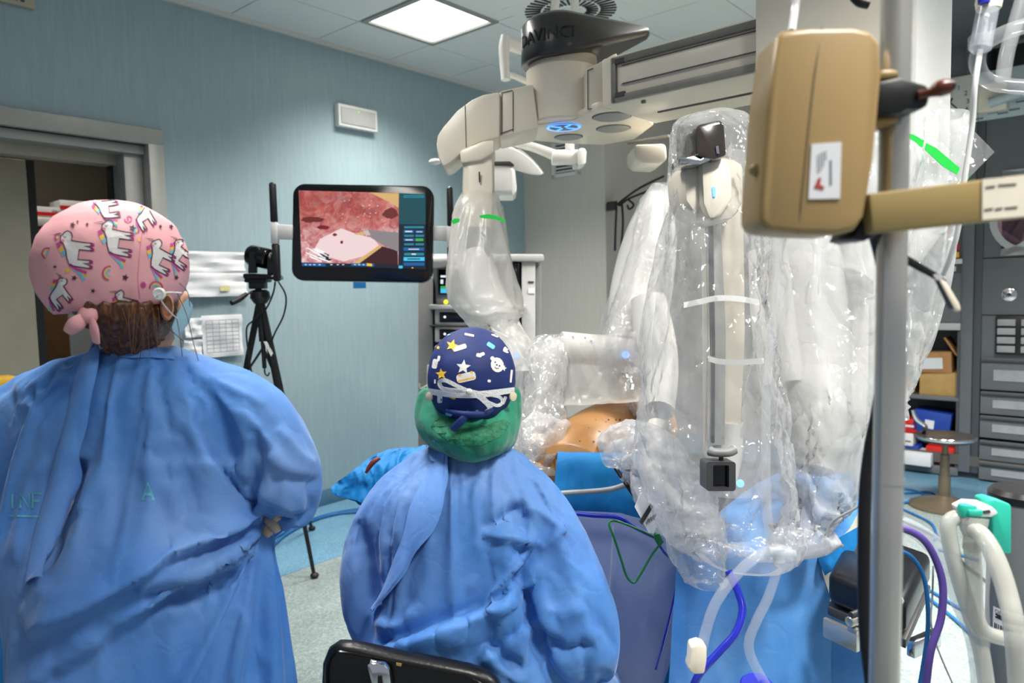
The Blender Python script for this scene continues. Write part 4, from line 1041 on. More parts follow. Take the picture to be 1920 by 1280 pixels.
f1 = [
 ([(490, 958), (440, 985), (300, 1055), (210, 1112), (120, 1165), (58, 1198)], .042, 50, 6),     # belt line: cloth hangs over it
 ([(478, 1032), (430, 1062), (370, 1088), (300, 1098), (255, 1112)], .024, 36, 7),
 ([(270, 1104), (300, 1104), (400, 1090), (480, 1045)], -.012, 30, 16),
 ([(210, 1150), (330, 1110), (440, 1072)], -.010, 22, 22),
 ([(30, 742), (80, 718), (130, 690)], .012, 10, 24),
 ([(60, 770), (95, 740), (132, 712)], -.012, 20, 14),
 ([(285, 668), (275, 760), (258, 850), (240, 960), (216, 1100)], .005, 7, 5),
 ([(345, 668), (400, 710), (440, 730), (500, 760)], .005, 9, 8),
 ([(250, 878), (330, 868), (420, 872), (490, 862)], .007, 26, 12),
 ([(325, 860), (325, 930), (330, 980)], .006, 22, 10),
 ([(478, 800), (484, 870), (476, 930), (486, 960)], -.016, 12, 10),
 ([(500, 850), (540, 880), (598, 895)], .011, 12, 22),
 ([(505, 900), (550, 900), (600, 900)], -.010, 16, 12),
 ([(520, 800), (560, 850), (590, 872)], .008, 12, 12),
 ([(440, 870), (478, 905), (486, 960)], .009, 16, 10),
 ([(150, 860), (142, 900), (110, 985), (80, 1080)], -.024, 18, 12),
 ([(172, 870), (160, 930), (148, 960)], .008, 9, 14),
 ([(95, 860), (60, 900), (42, 990), (30, 1060)], .010, 18, 14),
 ([(462, 1010), (470, 1080), (452, 1160), (430, 1280)], .009, 12, 22),
 ([(440, 1130), (470, 1190), (500, 1250)], .006, 16, 12),
 ([(330, 1120), (320, 1200), (325, 1290)], .005, 20, 20),
 ([(180, 1190), (188, 1240), (186, 1300)], .006, 18, 14),
 ([(110, 1195), (100, 1240), (110, 1300)], -.007, 16, 14),
 ([(380, 720), (420, 800), (440, 860)], -.005, 24, 24),
 ([(62, 1090), (110, 1110), (160, 1100), (205, 1085)], .008, 22, 10),
]
def gown_ties(x, y):
    return np.where(y < 668, 1.0, 0.0)          # held at the collar
gm = gown_mesh(join(torso, armR, armL), f1, .011, (.003, 7, 1, .6), sim=dict(pin=gown_ties, gap=.025, grow=.15, bend=3, stiff=30, frames=16, grav=.35, post=.9))
gbv = bvh_of(gm)
gw = finish(gm.copy(), 'gown', 'gown', pw)
flap('gown_flap', [(170, 630), (146, 690), (128, 780), (106, 860), (80, 950), (56, 1050), (48, 1100)], [(200, 648), (186, 730), (168, 820), (150, 868), (126, 950), (104, 1040), (96, 1090)], gbv, 'gown_flap', pw, .003, .016, 10, 8, .006)
flap('collar', [(206, 646), (240, 655), (290, 655), (322, 662)], [(206, 668), (240, 672), (290, 672), (330, 676)], gbv, 'gown_flap', pw, .004, .003)
plain('gown_print', (92, 176, 196), .6, var=.1)
def letters(s, c, size, ang=0):
    out = []
    G = {'I': [[(.5, 0), (.5, 1)]], 'N': [[(0, 1), (0, 0), (1, 1), (1, 0)]], 'F': [[(1, 0), (0, 0), (0, 1)], [(0, .5), (.8, .5)]], 'A': [[(0, 1), (.5, 0), (1, 1)], [(.2, .65), (.8, .65)]], 'L': [[(0, 0), (0, 1), (1, 1)]]}
    for i, ch in enumerate(s):
        for st in G[ch]: out.append(strip_px([(c[0]+size*(.75*x+i*1.05), c[1]+size*1.25*y) for x, y in st], size*.2))
    return out
decals('print', letters('INF', (16, 925), 22)+[strip_px([(18, 967), (80, 968)], 3)]+letters('A', (268, 905), 26), gbv, 'gown_print', pw, .0008)
# legs and shoes below the picture
obj('legs', join(*[tube([W(x, 1700, 1.27), Vector((W(x, 1700, 1.27).x, 1.28, .06))], [.07, .05], 14) for x in (190, 400)]), 'gown_flap', pw)
for x in (190, 400):
    b = W(x, 1700, 1.27).x; obj('shoe', ball((b, 1.34, .05), (.05, .13, .05), 14, 8), 'white_plastic', pw)
# head: skull with ear, neck, hair, mask
hd = 1.2
skull = ball(W(236, 520, 1.22), (.073, .088, .10), 24, 16, (CX, FW, CY))
jaw = ball(W(288, 590, 1.26), (.048, .055, .06), 18, 12, (CX, FW, CY))
nose = ball(W(338, 560, 1.31), (.016, .02, .02), 10, 8, (CX, FW, CY))
neck = limb_px([(262, 560, 1.24, .055), (262, 640, 1.25, .05), (258, 720, 1.25, .062)])
hmesh = remesh(join(skull, jaw, nose, neck), .006, 10)
finish(hmesh, 'head', 'skin', pw)
ear = join(loft([[W(312+14*e*cos(a)*.9+2*s, 575+26*e*sin(a), 1.175-.012*s) for a in [2*pi*k/16 for k in range(16)]] for e, s in ((.2, .2), (.65, .1), (.8, 1), (1, .8), (.95, -.2), (.6, -.8))], True))
obj('ear', ear, 'skin', pw)
def hair_mat(name, a, b, c):
    t = NT(name); n1 = t.noise(1.0, 4, t.co((230, 90, 14), rot=(0, .12, 0)), .6); t.base(t.ramp(n1, [(.3, rgb(*a)), (.5, rgb(*b)), (.72, rgb(*c))])); setp(t.b, Roughness=.38, Specular_IOR_Level=.5); t.bump(n1, .5, .004); MATS[name] = t.m
hair_mat('hair', (36, 20, 12), (84, 48, 24), (150, 94, 46))
hair_rows = [(560, 150, 318, 1.2, .095), (590, 168, 312, 1.2, .09), (625, 192, 304, 1.21, .07), (655, 205, 292, 1.22, .05), (676, 225, 270, 1.23, .03)]
hm = remesh(body_sections(hair_rows), .006, 6); A, Nn = mesh_arrays(hm)
pxx, pyy, _ = project(A); A2 = A+Nn*(.0025*np.sin(pxx*.22+pyy*.06)+.0012*np.sin(pxx*.7-pyy*.1))[:, None]
hm.vertices.foreach_set('co', A2.reshape(-1)); finish(hm, 'hair', 'hair', pw)
plain('hair_light', (150, 98, 44), .4, var=.3, vs=40)
rr = random.Random(3)
for k in range(16):
    x0 = rr.uniform(205, 300); x1 = x0+rr.uniform(-14, 10)
    obj('hair_strand', tube([W(x0, 578, 1.105), W(x0+rr.uniform(-8, 8), 615, 1.118+abs(x0-250)*.0006), W(x1, 650+rr.uniform(0, 18), 1.15+abs(x0-250)*.0008)], .0005, 5, 4), 'hair_light' if k % 3 else 'hair', pw)
for pts in ([(330, 545), (350, 590), (362, 640), (372, 676)], [(322, 560), (334, 610), (342, 668)], [(300, 600), (270, 640), (262, 676)], [(336, 530), (352, 548), (356, 575)], [(240, 580), (300, 605), (345, 640)]):
    obj('hair_strand', tube([W(x, y, 1.17) for x, y in pts], .0006, 5, 5), 'hair', pw)
# surgical mask seen at the cheek and its loops
plain('mask_blue', (150, 190, 206), .6, var=.06, bump=.2, bs=120)
mk = [W(x, y, d) for x, y, d in ((330, 588, 1.2), (350, 560, 1.26), (358, 572, 1.3), (352, 602, 1.28), (338, 622, 1.24), (326, 628, 1.2), (322, 610, 1.19))]
obj('face_mask', prism(mk, CX*.004), 'mask_blue', pw, bevel=.001)
mk2 = [(322, 612), (334, 585), (345, 566), (352, 560), (357, 578), (350, 604), (338, 624), (328, 634)]
obj('mask_side', prism([W(x, y, 1.175+.0012*(x-322)) for x, y in mk2], FW*.003), 'mask_blue', pw)
bt = W(297, 551, 1.095)
obj('cap_button', lathe(bt+FW*.004, -FW, [(0, .0095), (.003, .0095), (.0045, .008), (.0035, .005), (.0035, .002)], 18), 'white_plastic', pw)
obj('mask_loop', tube([bt-FW*.003, W(318, 548, 1.11), W(340, 549, 1.16)], .0011, 6, 5), 'elastic', pw)
obj('mask_loop', tube([bt-FW*.003, W(308, 572, 1.11), W(322, 588, 1.14), W(333, 597, 1.17)], .0011, 6, 5), 'elastic', pw)
# pink cap: puffed shell over the skull
def cap_shell(cx, cy, d, rx, ry, rz, tilt, low, pleat, seed, n=64, m=26, sq=.92):
    X = CX*cos(tilt)-CY*sin(tilt); Y = CX*sin(tilt)+CY*cos(tilt); c = W(cx, cy, d); rings = []
    for i in range(m+1):
        b = low+(pi/2-low)*i/m; q = max(cos(b), .02)**sq; ring = []
        for j in range(n):
            a = 2*pi*j/n
            k = 1+pleat*(1-i/m)**2*sin(a*13+1.3*sin(a*3+seed))
            p = c+X*cos(a)*q*rx*k+FW*sin(a)*q*rz*k+Y*sin(b)*ry
            p += (p-c).normalized()*crumple(p, .003, 16, seed, 1)
            ring.append(p)
        rings.append(ring)
    return loft(rings)
plain('cap_pink', (238, 172, 176), .7, var=.05, vs=14, bump=.15, bs=60)
pcap = cap_shell(212, 498, 1.2, .1165, .108, .112, -.10, -.72, .02, 2)
pc = obj('surgical_cap', pcap, 'cap_pink', pw, angle=180)
pbv = BVHTree.FromPolygons([Vector(v) for v in pcap[0]], [f for f in pcap[1]])
obj('cap_knot', ball(W(168, 590, 1.115), (.017, .016, .014), 14, 10, (CX, FW, CY)), 'cap_pink', pw)
obj('cap_tie', tube([W(165, 592, 1.115), W(145, 606, 1.10), W(128, 622, 1.105)], [.006, .013, .008], 12, 6, True, .5), 'cap_pink', pw)
obj('cap_tie', tube([W(170, 596, 1.112), W(176, 615, 1.105), W(180, 640, 1.115)], [.006, .012, .01], 12, 6, True, .45), 'cap_pink', pw)
plain('print_white', (236, 230, 226), .7); plain('print_dark', (70, 30, 60), .7); plain('print_magenta', (196, 66, 140), .7)
plain('print_sky', (110, 190, 214), .7); plain('print_yellow', (240, 190, 60), .7); plain('print_rose', (232, 120, 150), .7)
body = [(-2, -26), (3, -29), (9, -26), (11, -20), (9, -13), (26, -10), (44, -8), (45, -4), (30, -4), (45, 0), (45, 4), (22, 2), (20, 18), (42, 20), (43, 24), (28, 24), (43, 29), (42, 33), (20, 30), (6, 27), (2, 16), (0, 2), (-4, -8), (-9, -12), (-8, -20)]
def unicorn(c, s, a):
    P = place2(body, c, s, a)
    horn = place2([(-8, -25), (-24, -22), (-8, -21)], c, s, a)
    eye = strip_px(place2([(-4, -20), (-1, -17), (1, -20)], c, s, a), 1.2)
    mane = [[place2([(x-6, y), (x, y-4), (x+3, y+2), (x-3, y+8)], c, s, a)] for x, y in ((-10, -8), (-6, 0), (-2, 6))]
    tails = [strip_px(place2([(6, 26), (18+k*3, 34+k*4), (34-k*2, 40+k*6)], c, s, a), 5*s) for k in range(3)]
    hoof = [place2([(40, -9), (47, -8), (47, -3), (40, -4)], c, s, a), place2([(40, 0), (47, 0), (47, 5), (40, 4)], c, s, a), place2([(38, 20), (45, 20), (45, 25), (38, 24)], c, s, a), place2([(38, 28), (45, 29), (44, 34), (38, 33)], c, s, a)]
    cheek = place2([(x*3-5, y*3-13) for x, y in disc2(1, 1, 8)], c, s, a)
    out = [strip_px(P+[P[0]], 2.0), eye]+[strip_px(horn+[horn[0]], 1.2)]
    return P, out, mane, tails, hoof, cheek
W1, DK, MG, SKY, YL, RS = [], [], [], [], [], []
for (c, s, a) in (((124, 466), 1.14, 0), ((200, 444), 1.1, .05), ((286, 474), .95, .35), ((186, 390), .8, -.25), ((268, 396), .75, .9), ((222, 566), .8, .1), ((106, 538), .85, .8), ((327, 468), .8, .5)):
    P, out, mane, tails, hoof, ck = unicorn(c, s, a)
    W1.append(P); DK += out; RS.append(ck); MG += hoof+[tails[0]]+mane[0]; YL += [tails[1]]+mane[1]; SKY += [tails[2]]+mane[2]
for (x, y, r) in ((248, 428, 7), (137, 422, 6), (164, 421, 4), (140, 521, 6), (104, 500, 4), (235, 520, 7), (175, 545, 5), (146, 416, 3), (320, 425, 5), (330, 520, 5), (300, 425, 4)):
    DK.append(place2(star2(r), (x, y), 1, .3))
def rainbow(c, r, a):
    for k, L in enumerate((MG, YL, SKY)):
        L.append(strip_px([(c[0]+(r-3.2*k)*cos(a+pi*j/8), c[1]+(r-3.2*k)*sin(a+pi*j/8)) for j in range(9)], 3.1))
for c, r, a in (((206, 512), 13, 1.7), ((90, 475), 10, 2.0), ((292, 540), 12, 3.1), ((110, 445), 6, 2.0)): rainbow(c, r, a)
MG += [strip_px([(241+t*.55*cos(t*.62), 410+t*.55*sin(t*.62)) for t in range(2, 16)], 2.2), place2(disc2(5, 6), (268, 534), 1, 0)]
YL += [place2(disc2(4.5, 4.5), (127, 507), 1, 0), place2(disc2(3, 3), (261, 450), 1, 0), place2(disc2(4, 4), (246, 572), 1, 0)]
for nm, L, m, of in (('print', W1, 'print_white', .0006), ('print', YL, 'print_yellow', .0008), ('print', SKY, 'print_sky', .0009), ('print', MG, 'print_magenta', .0010), ('print', RS, 'print_rose', .0011), ('print', DK, 'print_dark', .0012)):
    decals(nm, L, pbv, m, pw, of, 6)
# seam of the cap
decals('cap_seam', [strip_px([(262, 376), (268, 420), (262, 470), (258, 520), (262, 560)], 1.3)], pbv, 'print_rose', pw, .0005, 8)
# gloved fingers under the folded arm
def finger(pts, r, parent, mat='glove'):
    return obj('finger', tube([W(*p) for p in pts], [r*1.02, r, r*.92, r*.6], 12, 5), mat, parent)
obj('palm', ball(W(492, 965, 1.33), (.03, .045, .034), 16, 12, (CX, FW, CY)), 'glove', pw)
for pts in ([(490, 945, 1.31), (503, 944, 1.29), (513, 950, 1.275), (518, 956, 1.27)], [(488, 956, 1.3), (505, 958, 1.275), (518, 968, 1.262), (523, 977, 1.258)], [(486, 970, 1.295), (502, 974, 1.268), (515, 986, 1.256), (521, 997, 1.253)], [(484, 984, 1.29), (494, 988, 1.268), (502, 997, 1.258), (507, 1004, 1.256)]):
    finger(pts, .0098, pw)

# ---------------------------------------------------------------- seated person, navy cap
D2p = 1.5
ps = thing('person', 'person seated on black chair in blue gown and navy star cap', 'person', (-.08, 1.55, 0))
torso = body_sections([(832, 820, 945, 1.52, .06), (850, 780, 975, 1.52, .085), (872, 745, 1000, 1.51, .105), (910, 712, 1025, 1.5, .12), (960, 695, 1035, 1.5, .13), (1030, 695, 1000, 1.5, .135), (1100, 700, 985, 1.5, .14), (1170, 695, 1000, 1.5, .15), (1240, 680, 1070, 1.5, .165), (1320, 660, 1110, 1.52, .19), (1420, 660, 1130, 1.55, .22)])
armR = limb_px([(955, 915, 1.5, .075), (1000, 960, 1.49, .08), (1035, 1040, 1.48, .083), (1058, 1110, 1.49, .085), (1060, 1150, 1.53, .08), (1040, 1165, 1.66, .065), (1010, 1150, 1.8, .055)])
armL = limb_px([(775, 915, 1.51, .075), (728, 965, 1.5, .072), (705, 1030, 1.5, .07), (712, 1090, 1.53, .068), (745, 1110, 1.66, .06), (790, 1090, 1.8, .05)])
lapR = limb_px([(1040, 1290, 1.52, .12), (1090, 1310, 1.75, .115), (1110, 1310, 2.0, .1)])
lapL = limb_px([(760, 1350, 1.55, .12), (740, 1350, 1.8, .11), (730, 1340, 2.05, .09)])
f2 = [
 ([(1006, 1022), (985, 1060), (955, 1100), (930, 1132)], -.034, 12, 10),
 ([(1002, 1020), (975, 1050), (940, 1095), (905, 1135)], .024, 5, 30),
 ([(975, 1060), (985, 1100), (1000, 1155), (1018, 1195), (1060, 1210)], -.022, 10, 9),
 ([(985, 1062), (998, 1110), (1012, 1160), (1040, 1200)], .014, 4, 30),
 ([(908, 994), (950, 965), (985, 948)], -.026, 26, 10),
 ([(985, 948), (1020, 965), (1062, 995)], .014, 14, 8),
 ([(905, 998), (960, 1012), (1003, 1022)], .024, 6, 22),
 ([(1008, 1034), (1035, 1015), (1062, 992)], .013, 10, 16),
 ([(700, 1222), (780, 1195), (860, 1165), (920, 1140), (962, 1112)], .032, 36, 6),
 ([(705, 1210), (790, 1182), (870, 1150), (925, 1120)], -.014, 14, 16),
 ([(925, 1205), (945, 1165), (950, 1120), (965, 1085)], .020, 12, 12),
 ([(900, 1240), (930, 1225), (990, 1180), (1000, 1150)], .018, 14, 9),
 ([(925, 1205), (955, 1235), (990, 1262)], -.016, 12, 12),
 ([(905, 1210), (930, 1250), (985, 1280)], .015, 11, 10),
 ([(745, 1020), (728, 1060), (712, 1095)], -.008, 6, 6),
 ([(735, 1010), (730, 1050), (718, 1090)], .008, 12, 5),
 ([(670, 975), (690, 1040), (700, 1100), (705, 1150)], -.020, 16, 12),
 ([(742, 1015), (750, 960), (760, 920)], .006, 14, 8),
 ([(700, 1160), (730, 1175), (760, 1165), (770, 1130)], .012, 12, 10),
 ([(772, 1120), (780, 1080), (800, 1030), (812, 1005)], .006, 12, 10),
 ([(900, 855), (890, 920), (870, 1000), (835, 1130)], .004, 6, 5),
 ([(845, 908), (880, 900), (900, 882)], -.009, 14, 10),
 ([(1020, 1140), (1050, 1145), (1085, 1130)], .007, 12, 10),
 ([(1045, 1165), (1075, 1150), (1100, 1140)], .008, 12, 16),
 ([(1090, 1195), (1100, 1230), (1098, 1290)], -.010, 8, 8),
 ([(1020, 1210), (1060, 1222), (1120, 1215)], -.02, 10, 12),
 ([(895, 1010), (905, 1060), (880, 1110)], .005, 10, 10),
 ([(800, 1180), (850, 1200), (900, 1190)], .008, 24, 18),
 ([(830, 1240), (845, 1260), (880, 1270)], .008, 14, 12),
]
gm2 = gown_mesh(join(torso, armR, armL, lapR, lapL), f2, .012, (.003, 8, 5, .7), sim=dict(pin=lambda x, y: np.where(y < 852, 1.0, 0.0), gap=.025, grow=.15, bend=3, stiff=30, frames=16, grav=.35, post=.9))
gbv2 = bvh_of(gm2)
finish(gm2.copy(), 'gown', 'gown', ps)
flap('gown_flap', [(826, 826), (800, 890), (768, 950), (750, 1020), (724, 1090), (700, 1150)], [(846, 846), (846, 905), (828, 968), (792, 1032), (748, 1092), (708, 1156)], gbv2, 'gown_flap', ps, .003, .016, 10, 8, .006)
flap('neck_tab', [(806, 824), (806, 850), (812, 870)], [(826, 828), (834, 856), (838, 876)], gbv2, 'gown', ps, .012, .006)
skn = ball(W(884, 705, 1.52), (.072, .085, .098), 24, 16, (CX, FW, CY))
finish(remesh(join(skn, limb_px([(884, 760, 1.53, .055), (884, 880, 1.53, .06)])), .007, 8), 'head', 'skin', ps)
# green bouffant net
t = NT('hair_net'); n1 = t.noise(22, 4, t.co((1, 1, .5))); t.base(t.ramp(n1, [(.35, rgb(0, 104, 78)), (.6, rgb(0, 138, 104)), (.8, rgb(30, 160, 120))])); setp(t.b, Roughness=.7, Sheen_Weight=.3); t.bump(t.noise(60, 3), .4, .004); MATS['hair_net'] = t.m
rings = []
for i, (y, xl, xr, th) in enumerate(spline([(728, 802, 966, .045), (745, 788, 972, .055), (772, 784, 974, .08), (802, 790, 972, .112), (832, 812, 958, .10), (850, 845, 925, .07), (856, 862, 905, .04)], 6)):
    c = W((xl+xr)/2, y, 1.5); a = (xr-xl)/2/F*1.5
    ring = []
    for j in range(72):
        an = 2*pi*j/72; k = 1+.03*sin(an*19+2*sin(an*3))*(1-i/44)
        p = c+CX*cos(an)*a*k+FW*sin(an)*th*k; p += (p-c).normalized()*crumple(p, .010, 10, 21, .6); ring.append(p)
    rings.append(ring)
net = loft(rings); obj('hair_net', net, 'hair_net', ps, angle=180)
nbv = BVHTree.FromPolygons([Vector(v) for v in net[0]], net[1])
plain('net_hair', (24, 112, 76), .7, var=.4, vs=120, bump=.3, bs=160)
decals('hair_through_net', [[(808, 800), (816, 788), (830, 780), (850, 788), (870, 797), (890, 796), (910, 798), (930, 790), (946, 786), (956, 794), (950, 806), (940, 818), (922, 826), (905, 834), (880, 836), (856, 834), (836, 822), (820, 812)]], nbv, 'net_hair', ps, .0008, 6)
plain('cap_navy', (14, 38, 102), .68, var=.12, vs=20, bump=.2, bs=60)
ncap = cap_shell(884, 706, 1.475, .0885, .0985, .098, .02, -.86, .025, 6)
obj('surgical_cap', ncap, 'cap_navy', ps, angle=180)
cbv = BVHTree.FromPolygons([Vector(v) for v in ncap[0]], ncap[1])
obj('cap_knot', tube([W(880, 772, 1.375), W(866, 788, 1.37), W(848, 805, 1.375)], [.005, .008, .007], 12, 6, True, .6), 'cap_navy', ps)
obj('cap_gather', tube([W(838, 770, 1.40), W(870, 776, 1.372), W(905, 776, 1.375), W(922, 768, 1.40)], [.004, .006, .006, .004], 12, 6), 'cap_navy', ps)
# printed toys and stars
WH, YE, SK, DKB = [], [], [], []
for (x, y, r, a, L) in ((869, 688, 14, .1, WH), (828, 701, 11, -.1, YE), (848, 648, 12, .3, YE), (822, 652, 4, 0, YE), (944, 690, 6, .3, WH)): L.append(place2(star2(r), (x, y), 1, a))
for (x, y, w, h, a, L) in ((874, 707, 36, 16, -.22, WH), (920, 648, 16, 8, .6, SK), (862, 652, 26, 9, -.3, WH), (898, 666, 10, 7, .2, WH), (904, 664, 9, 6, -.3, WH), (825, 747, 9, 16, 0, WH), (849, 742, 14, 10, .4, YE), (840, 627, 12, 5, -.4, SK), (880, 628, 18, 4, .2, WH), (928, 628, 14, 6, .4, WH), (949, 656, 12, 10, .4, WH), (816, 682, 10, 18, .2, WH), (823, 672, 5, 10, .2, WH), (917, 714, 6, 5, .3, WH), (816, 715, 3, 8, 0, WH), (958, 705, 4, 24, .1, WH), (945, 750, 6, 16, .4, WH), (913, 770, 18, 7, -.6, WH), (842, 775, 12, 8, .2, SK), (894, 773, 8, 10, .3, SK)):
    L.append(place2(rrect(w, h, min(w, h)*.3, 2), (x, y), 1, a))
WH += [place2(disc2(12, 14), (932, 684), 1, -.3), place2(disc2(4, 4), (923, 672), 1, 0), place2(disc2(4, 4), (940, 682), 1, 0)]
DKB += [place2(disc2(1.6, 1.6, 8), p, 1, 0) for p in ((928, 679), (936, 686), (931, 684))]+[strip_px([(927, 688), (931, 691), (935, 690)], 1)]
YE += [place2(rrect(32, 3, 1, 2), (874, 711), 1, -.22), place2(disc2(3, 2.5, 8), (862, 703), 1, 0), place2(disc2(3, 2.5, 8), (884, 698), 1, 0)]
for L, m, of in ((WH, 'print_white', .0007), (YE, 'print_yellow', .0009), (SK, 'print_sky', .0009), (DKB, 'print_dark', .0011)): decals('print', L, cbv, m, ps, of, 6)
# white mask ribbon tied in a bow
flap('mask_ribbon', [(806, 726), (830, 730), (884, 733), (940, 727), (962, 725)], [(806, 737), (830, 741), (884, 745), (940, 738), (962, 734)], cbv, 'elastic', ps, .0055, .0055, 5, 6)
def ribbon(pts, w, mat='elastic'):
    P = [Vector(W(*p)) for p in pts]; q = [Vector(x) for x in spline(P, 8)]; n = len(q); rows = []
    for i in range(n):
        d = (q[min(i+1, n-1)]-q[max(i-1, 0)]).normalized(); s = d.cross(FW).normalized()*w/2; rows.append([q[i]+s, q[i]-s, q[i]-s+FW*.001, q[i]+s+FW*.001])
    return obj('mask_ribbon', loft(rows), mat, ps)
ribbon([(880, 734, 1.368), (858, 724, 1.358), (835, 713, 1.362), (824, 716, 1.37), (830, 728, 1.372), (856, 732, 1.366), (880, 735, 1.366)], .0075)
ribbon([(880, 734, 1.366), (898, 742, 1.362), (915, 757, 1.362), (920, 765, 1.364)], .011)
ribbon([(882, 733, 1.367), (912, 739, 1.362), (936, 744, 1.37), (942, 754, 1.372), (932, 760, 1.37), (912, 752, 1.362), (895, 744, 1.364)], .006)
obj('ribbon_knot', ball(W(880, 734, 1.364), (.006, .004, .006), 10, 8), 'elastic', ps)
for x in (806, 961): obj('cap_button', lathe(W(x, 743, 1.43), -FW+CX*(-.9 if x < 880 else .9), [(0, .009), (.003, .009), (.004, .006)], 16), 'cream_button', ps)
# legs and shoes of the seated person
for x in (1110, 735):
    p = W(x, 1315, 2.02); obj('shin', tube([p, Vector((p.x, p.y+.02, .07))], [.075, .05], 14), 'gown_flap', ps)
    obj('shoe', ball((p.x, p.y+.08, .05), (.05, .13, .05), 14, 8), 'white_plastic', ps)
# ================================================================ chair
ch = thing('office_chair', 'black leather office chair back with chrome bracket under the seated person', 'chair', (-.1, 1.5, 0))
bk = [(600, 1290), (602, 1250), (612, 1225), (630, 1213), (660, 1214), (740, 1231), (820, 1246), (880, 1258), (915, 1270), (940, 1290), (950, 1400), (930, 1480), (620, 1480), (598, 1400)]
obj('backrest', slab_px(bk, 1.27, 1.31), 'leather_black', ch, bevel=.014, seg=3)
obj('piping', tube([W(x, y, 1.265) for x, y in [(612, 1290), (612, 1250), (622, 1228), (640, 1222), (740, 1241), (820, 1257), (875, 1268), (915, 1290)]], .0025, 6, 4), 'black_gloss', ch)
br = obj('bracket', slab_px([(686, 1246), (694, 1242), (720, 1246), (731, 1256), (736, 1300), (700, 1300), (692, 1270)], 1.245, 1.262), 'chrome', ch, bevel=.006)
obj('bracket_slot', slab_px([(708, 1268), (716, 1268), (720, 1300), (708, 1300)], 1.242, 1.246), 'black_plastic', br, smooth=False)
obj('label_tag', slab_px([(743, 1242), (753, 1244), (752, 1249), (743, 1247)], 1.262, 1.264), 'cardboard_tan', ch, smooth=False)
obj('seat', box((-.1, 1.55, .44), (.5, .48, .07)), 'leather_black', ch, bevel=.03, seg=3)
obj('back_bar', tube([W(716, 1320, 1.27), Vector((-.2, 1.3, .6)), Vector((-.14, 1.42, .41))], .014, 10, 5), 'chrome', ch)
obj('gas_lift', lathe((-.1, 1.55, .08), ZV, [(0, .04), (.1, .04), (.1, .025), (.33, .025)], 16), 'chrome', ch)
for k in range(5):
    a = 2*pi*k/5+.3; q = Vector((-.1+.3*cos(a), 1.55+.3*sin(a), .07)); lg = obj('base_leg', tube([Vector((-.1, 1.55, .11)), q], [.022, .014], 10), 'black_plastic', ch)
    obj('caster', lathe(q+Vector((0, 0, -.042))-Vector((-sin(a), cos(a), 0))*.015, Vector((-sin(a), cos(a), 0)), [(0, .02), (.004, .027), (.026, .027), (.03, .02)], 14), 'black_rubber', lg)

# ================================================================ patient and table
pt = thing('person', 'patient lying on the table under blue drapes with bare tan belly', 'person', W(1130, 900, 2.4))
bel = []
ax = (N*.25+Vector((.2, .95, 0))).normalized(); side = ZV.cross(ax)
bc = W(1128, 850, 2.42)
for i, (u, w, h) in enumerate(spline([(-.30, .16, .09), (-.22, .2, .13), (-.08, .215, .155), (.1, .22, .16), (.3, .21, .15), (.5, .19, .13), (.6, .12, .1)], 5)):
    bel.append([bc+ax*u+side*cos(2*pi*j/40)*w*.72+ZV*sin(2*pi*j/40)*h for j in range(40)])
t = NT('belly'); n1 = t.noise(9, 4); t.base(t.ramp(n1, [(.3, rgb(150, 102, 54)), (.55, rgb(168, 120, 68)), (.8, rgb(180, 134, 84))])); setp(t.b, Roughness=.38, Subsurface_Weight=.06, Subsurface_Radius=(.012, .006, .003), Specular_IOR_Level=.5); t.bump(t.noise(60, 4), .2, .003); MATS['belly'] = t.m
bsh = loft(bel); obj('torso', bsh, 'belly', pt, angle=180)
bbv = BVHTree.FromPolygons([Vector(v) for v in bsh[0]], bsh[1])
rr = random.Random(5)
decals('marker_dots', [place2(disc2(r, r, 8), (x, y), 1, 0) for x, y, r in ((1141, 787, 1.8), (1155, 787, 1.6), (1162, 787, 2.4), (1182, 791, 2.6), (1180, 798, 2), (1136, 791, 1.2), (1117, 787, 1), (1087, 827, 1.2), (1113, 828, 2.2), (1104, 802, 1), (1090, 850, 1), (1084, 772, 1), (1176, 760, 1))], bbv, 'iodine', pt, .0008, 3)
ir = join(ball(W(1123, 818, 2.2), (.012, .01, .018), 12, 8), ball(W(1118, 830, 2.2), (.008, .008, .02), 10, 8))
o = obj('trocar_port', ir, 'iodine'); tag(o, 'dark trocar port stained brown in the bare belly', 'trocar')
o = obj('trocar_cannula', lathe(W(1130, 836, 2.12), (W(1119, 826, 2.25)-W(1130, 836, 2.12)), [(0, .012), (.03, .011), (.035, .006), (.14, .006)], 14), 'steel'); tag(o, 'steel trocar cannula entering the belly', 'trocar')
# operating table: column, top, mattress
tz = .80
tb = thing('operating_table', 'operating table with black mattress end and steel side rail', 'operating table', WZ(1640, 1060, .7).xy.to_3d())
q = [WZ(1552, 1072, .77), WZ(1700, 1128, .77), WZ(1746, 1036, .77), WZ(1600, 985, .77)]
obj('mattress', prism([p-ZV*.075 for p in q], ZV*.075), 'mattress_black', tb, bevel=.018, seg=3)
sd = (q[1]-q[0]).normalized(); sn = Vector((sd.y, -sd.x, 0))
obj('frame_plate', prism([p-ZV*.10 for p in q], ZV*.02), 'dark_grey', tb, bevel=.003)
ra, rb_ = q[0]+sn*.01-ZV*.125+sd*.0, q[1]+sn*.01-ZV*.125-sd*.1
rl = obj('side_rail', box((ra+rb_)/2, ((rb_-ra).length, .012, .045), (sd, sn, ZV)), 'steel', tb, bevel=.002)
obj('rail_bolt', lathe(W(1600, 1163, 1.5), sn, [(-.01, .011), (.012, .011), (.014, .009), (.012, .004)], 18), 'steel', rl)
obj('rail_pin', lathe(W(1607, 1148, 1.5), sn, [(-.01, .006), (.02, .006)], 12), 'dark_grey', rl)
obj('rail_clip', box(W(1601, 1180, 1.5), (.022, .014, .012), (sd, sn, ZV)), 'steel', rl, bevel=.002)
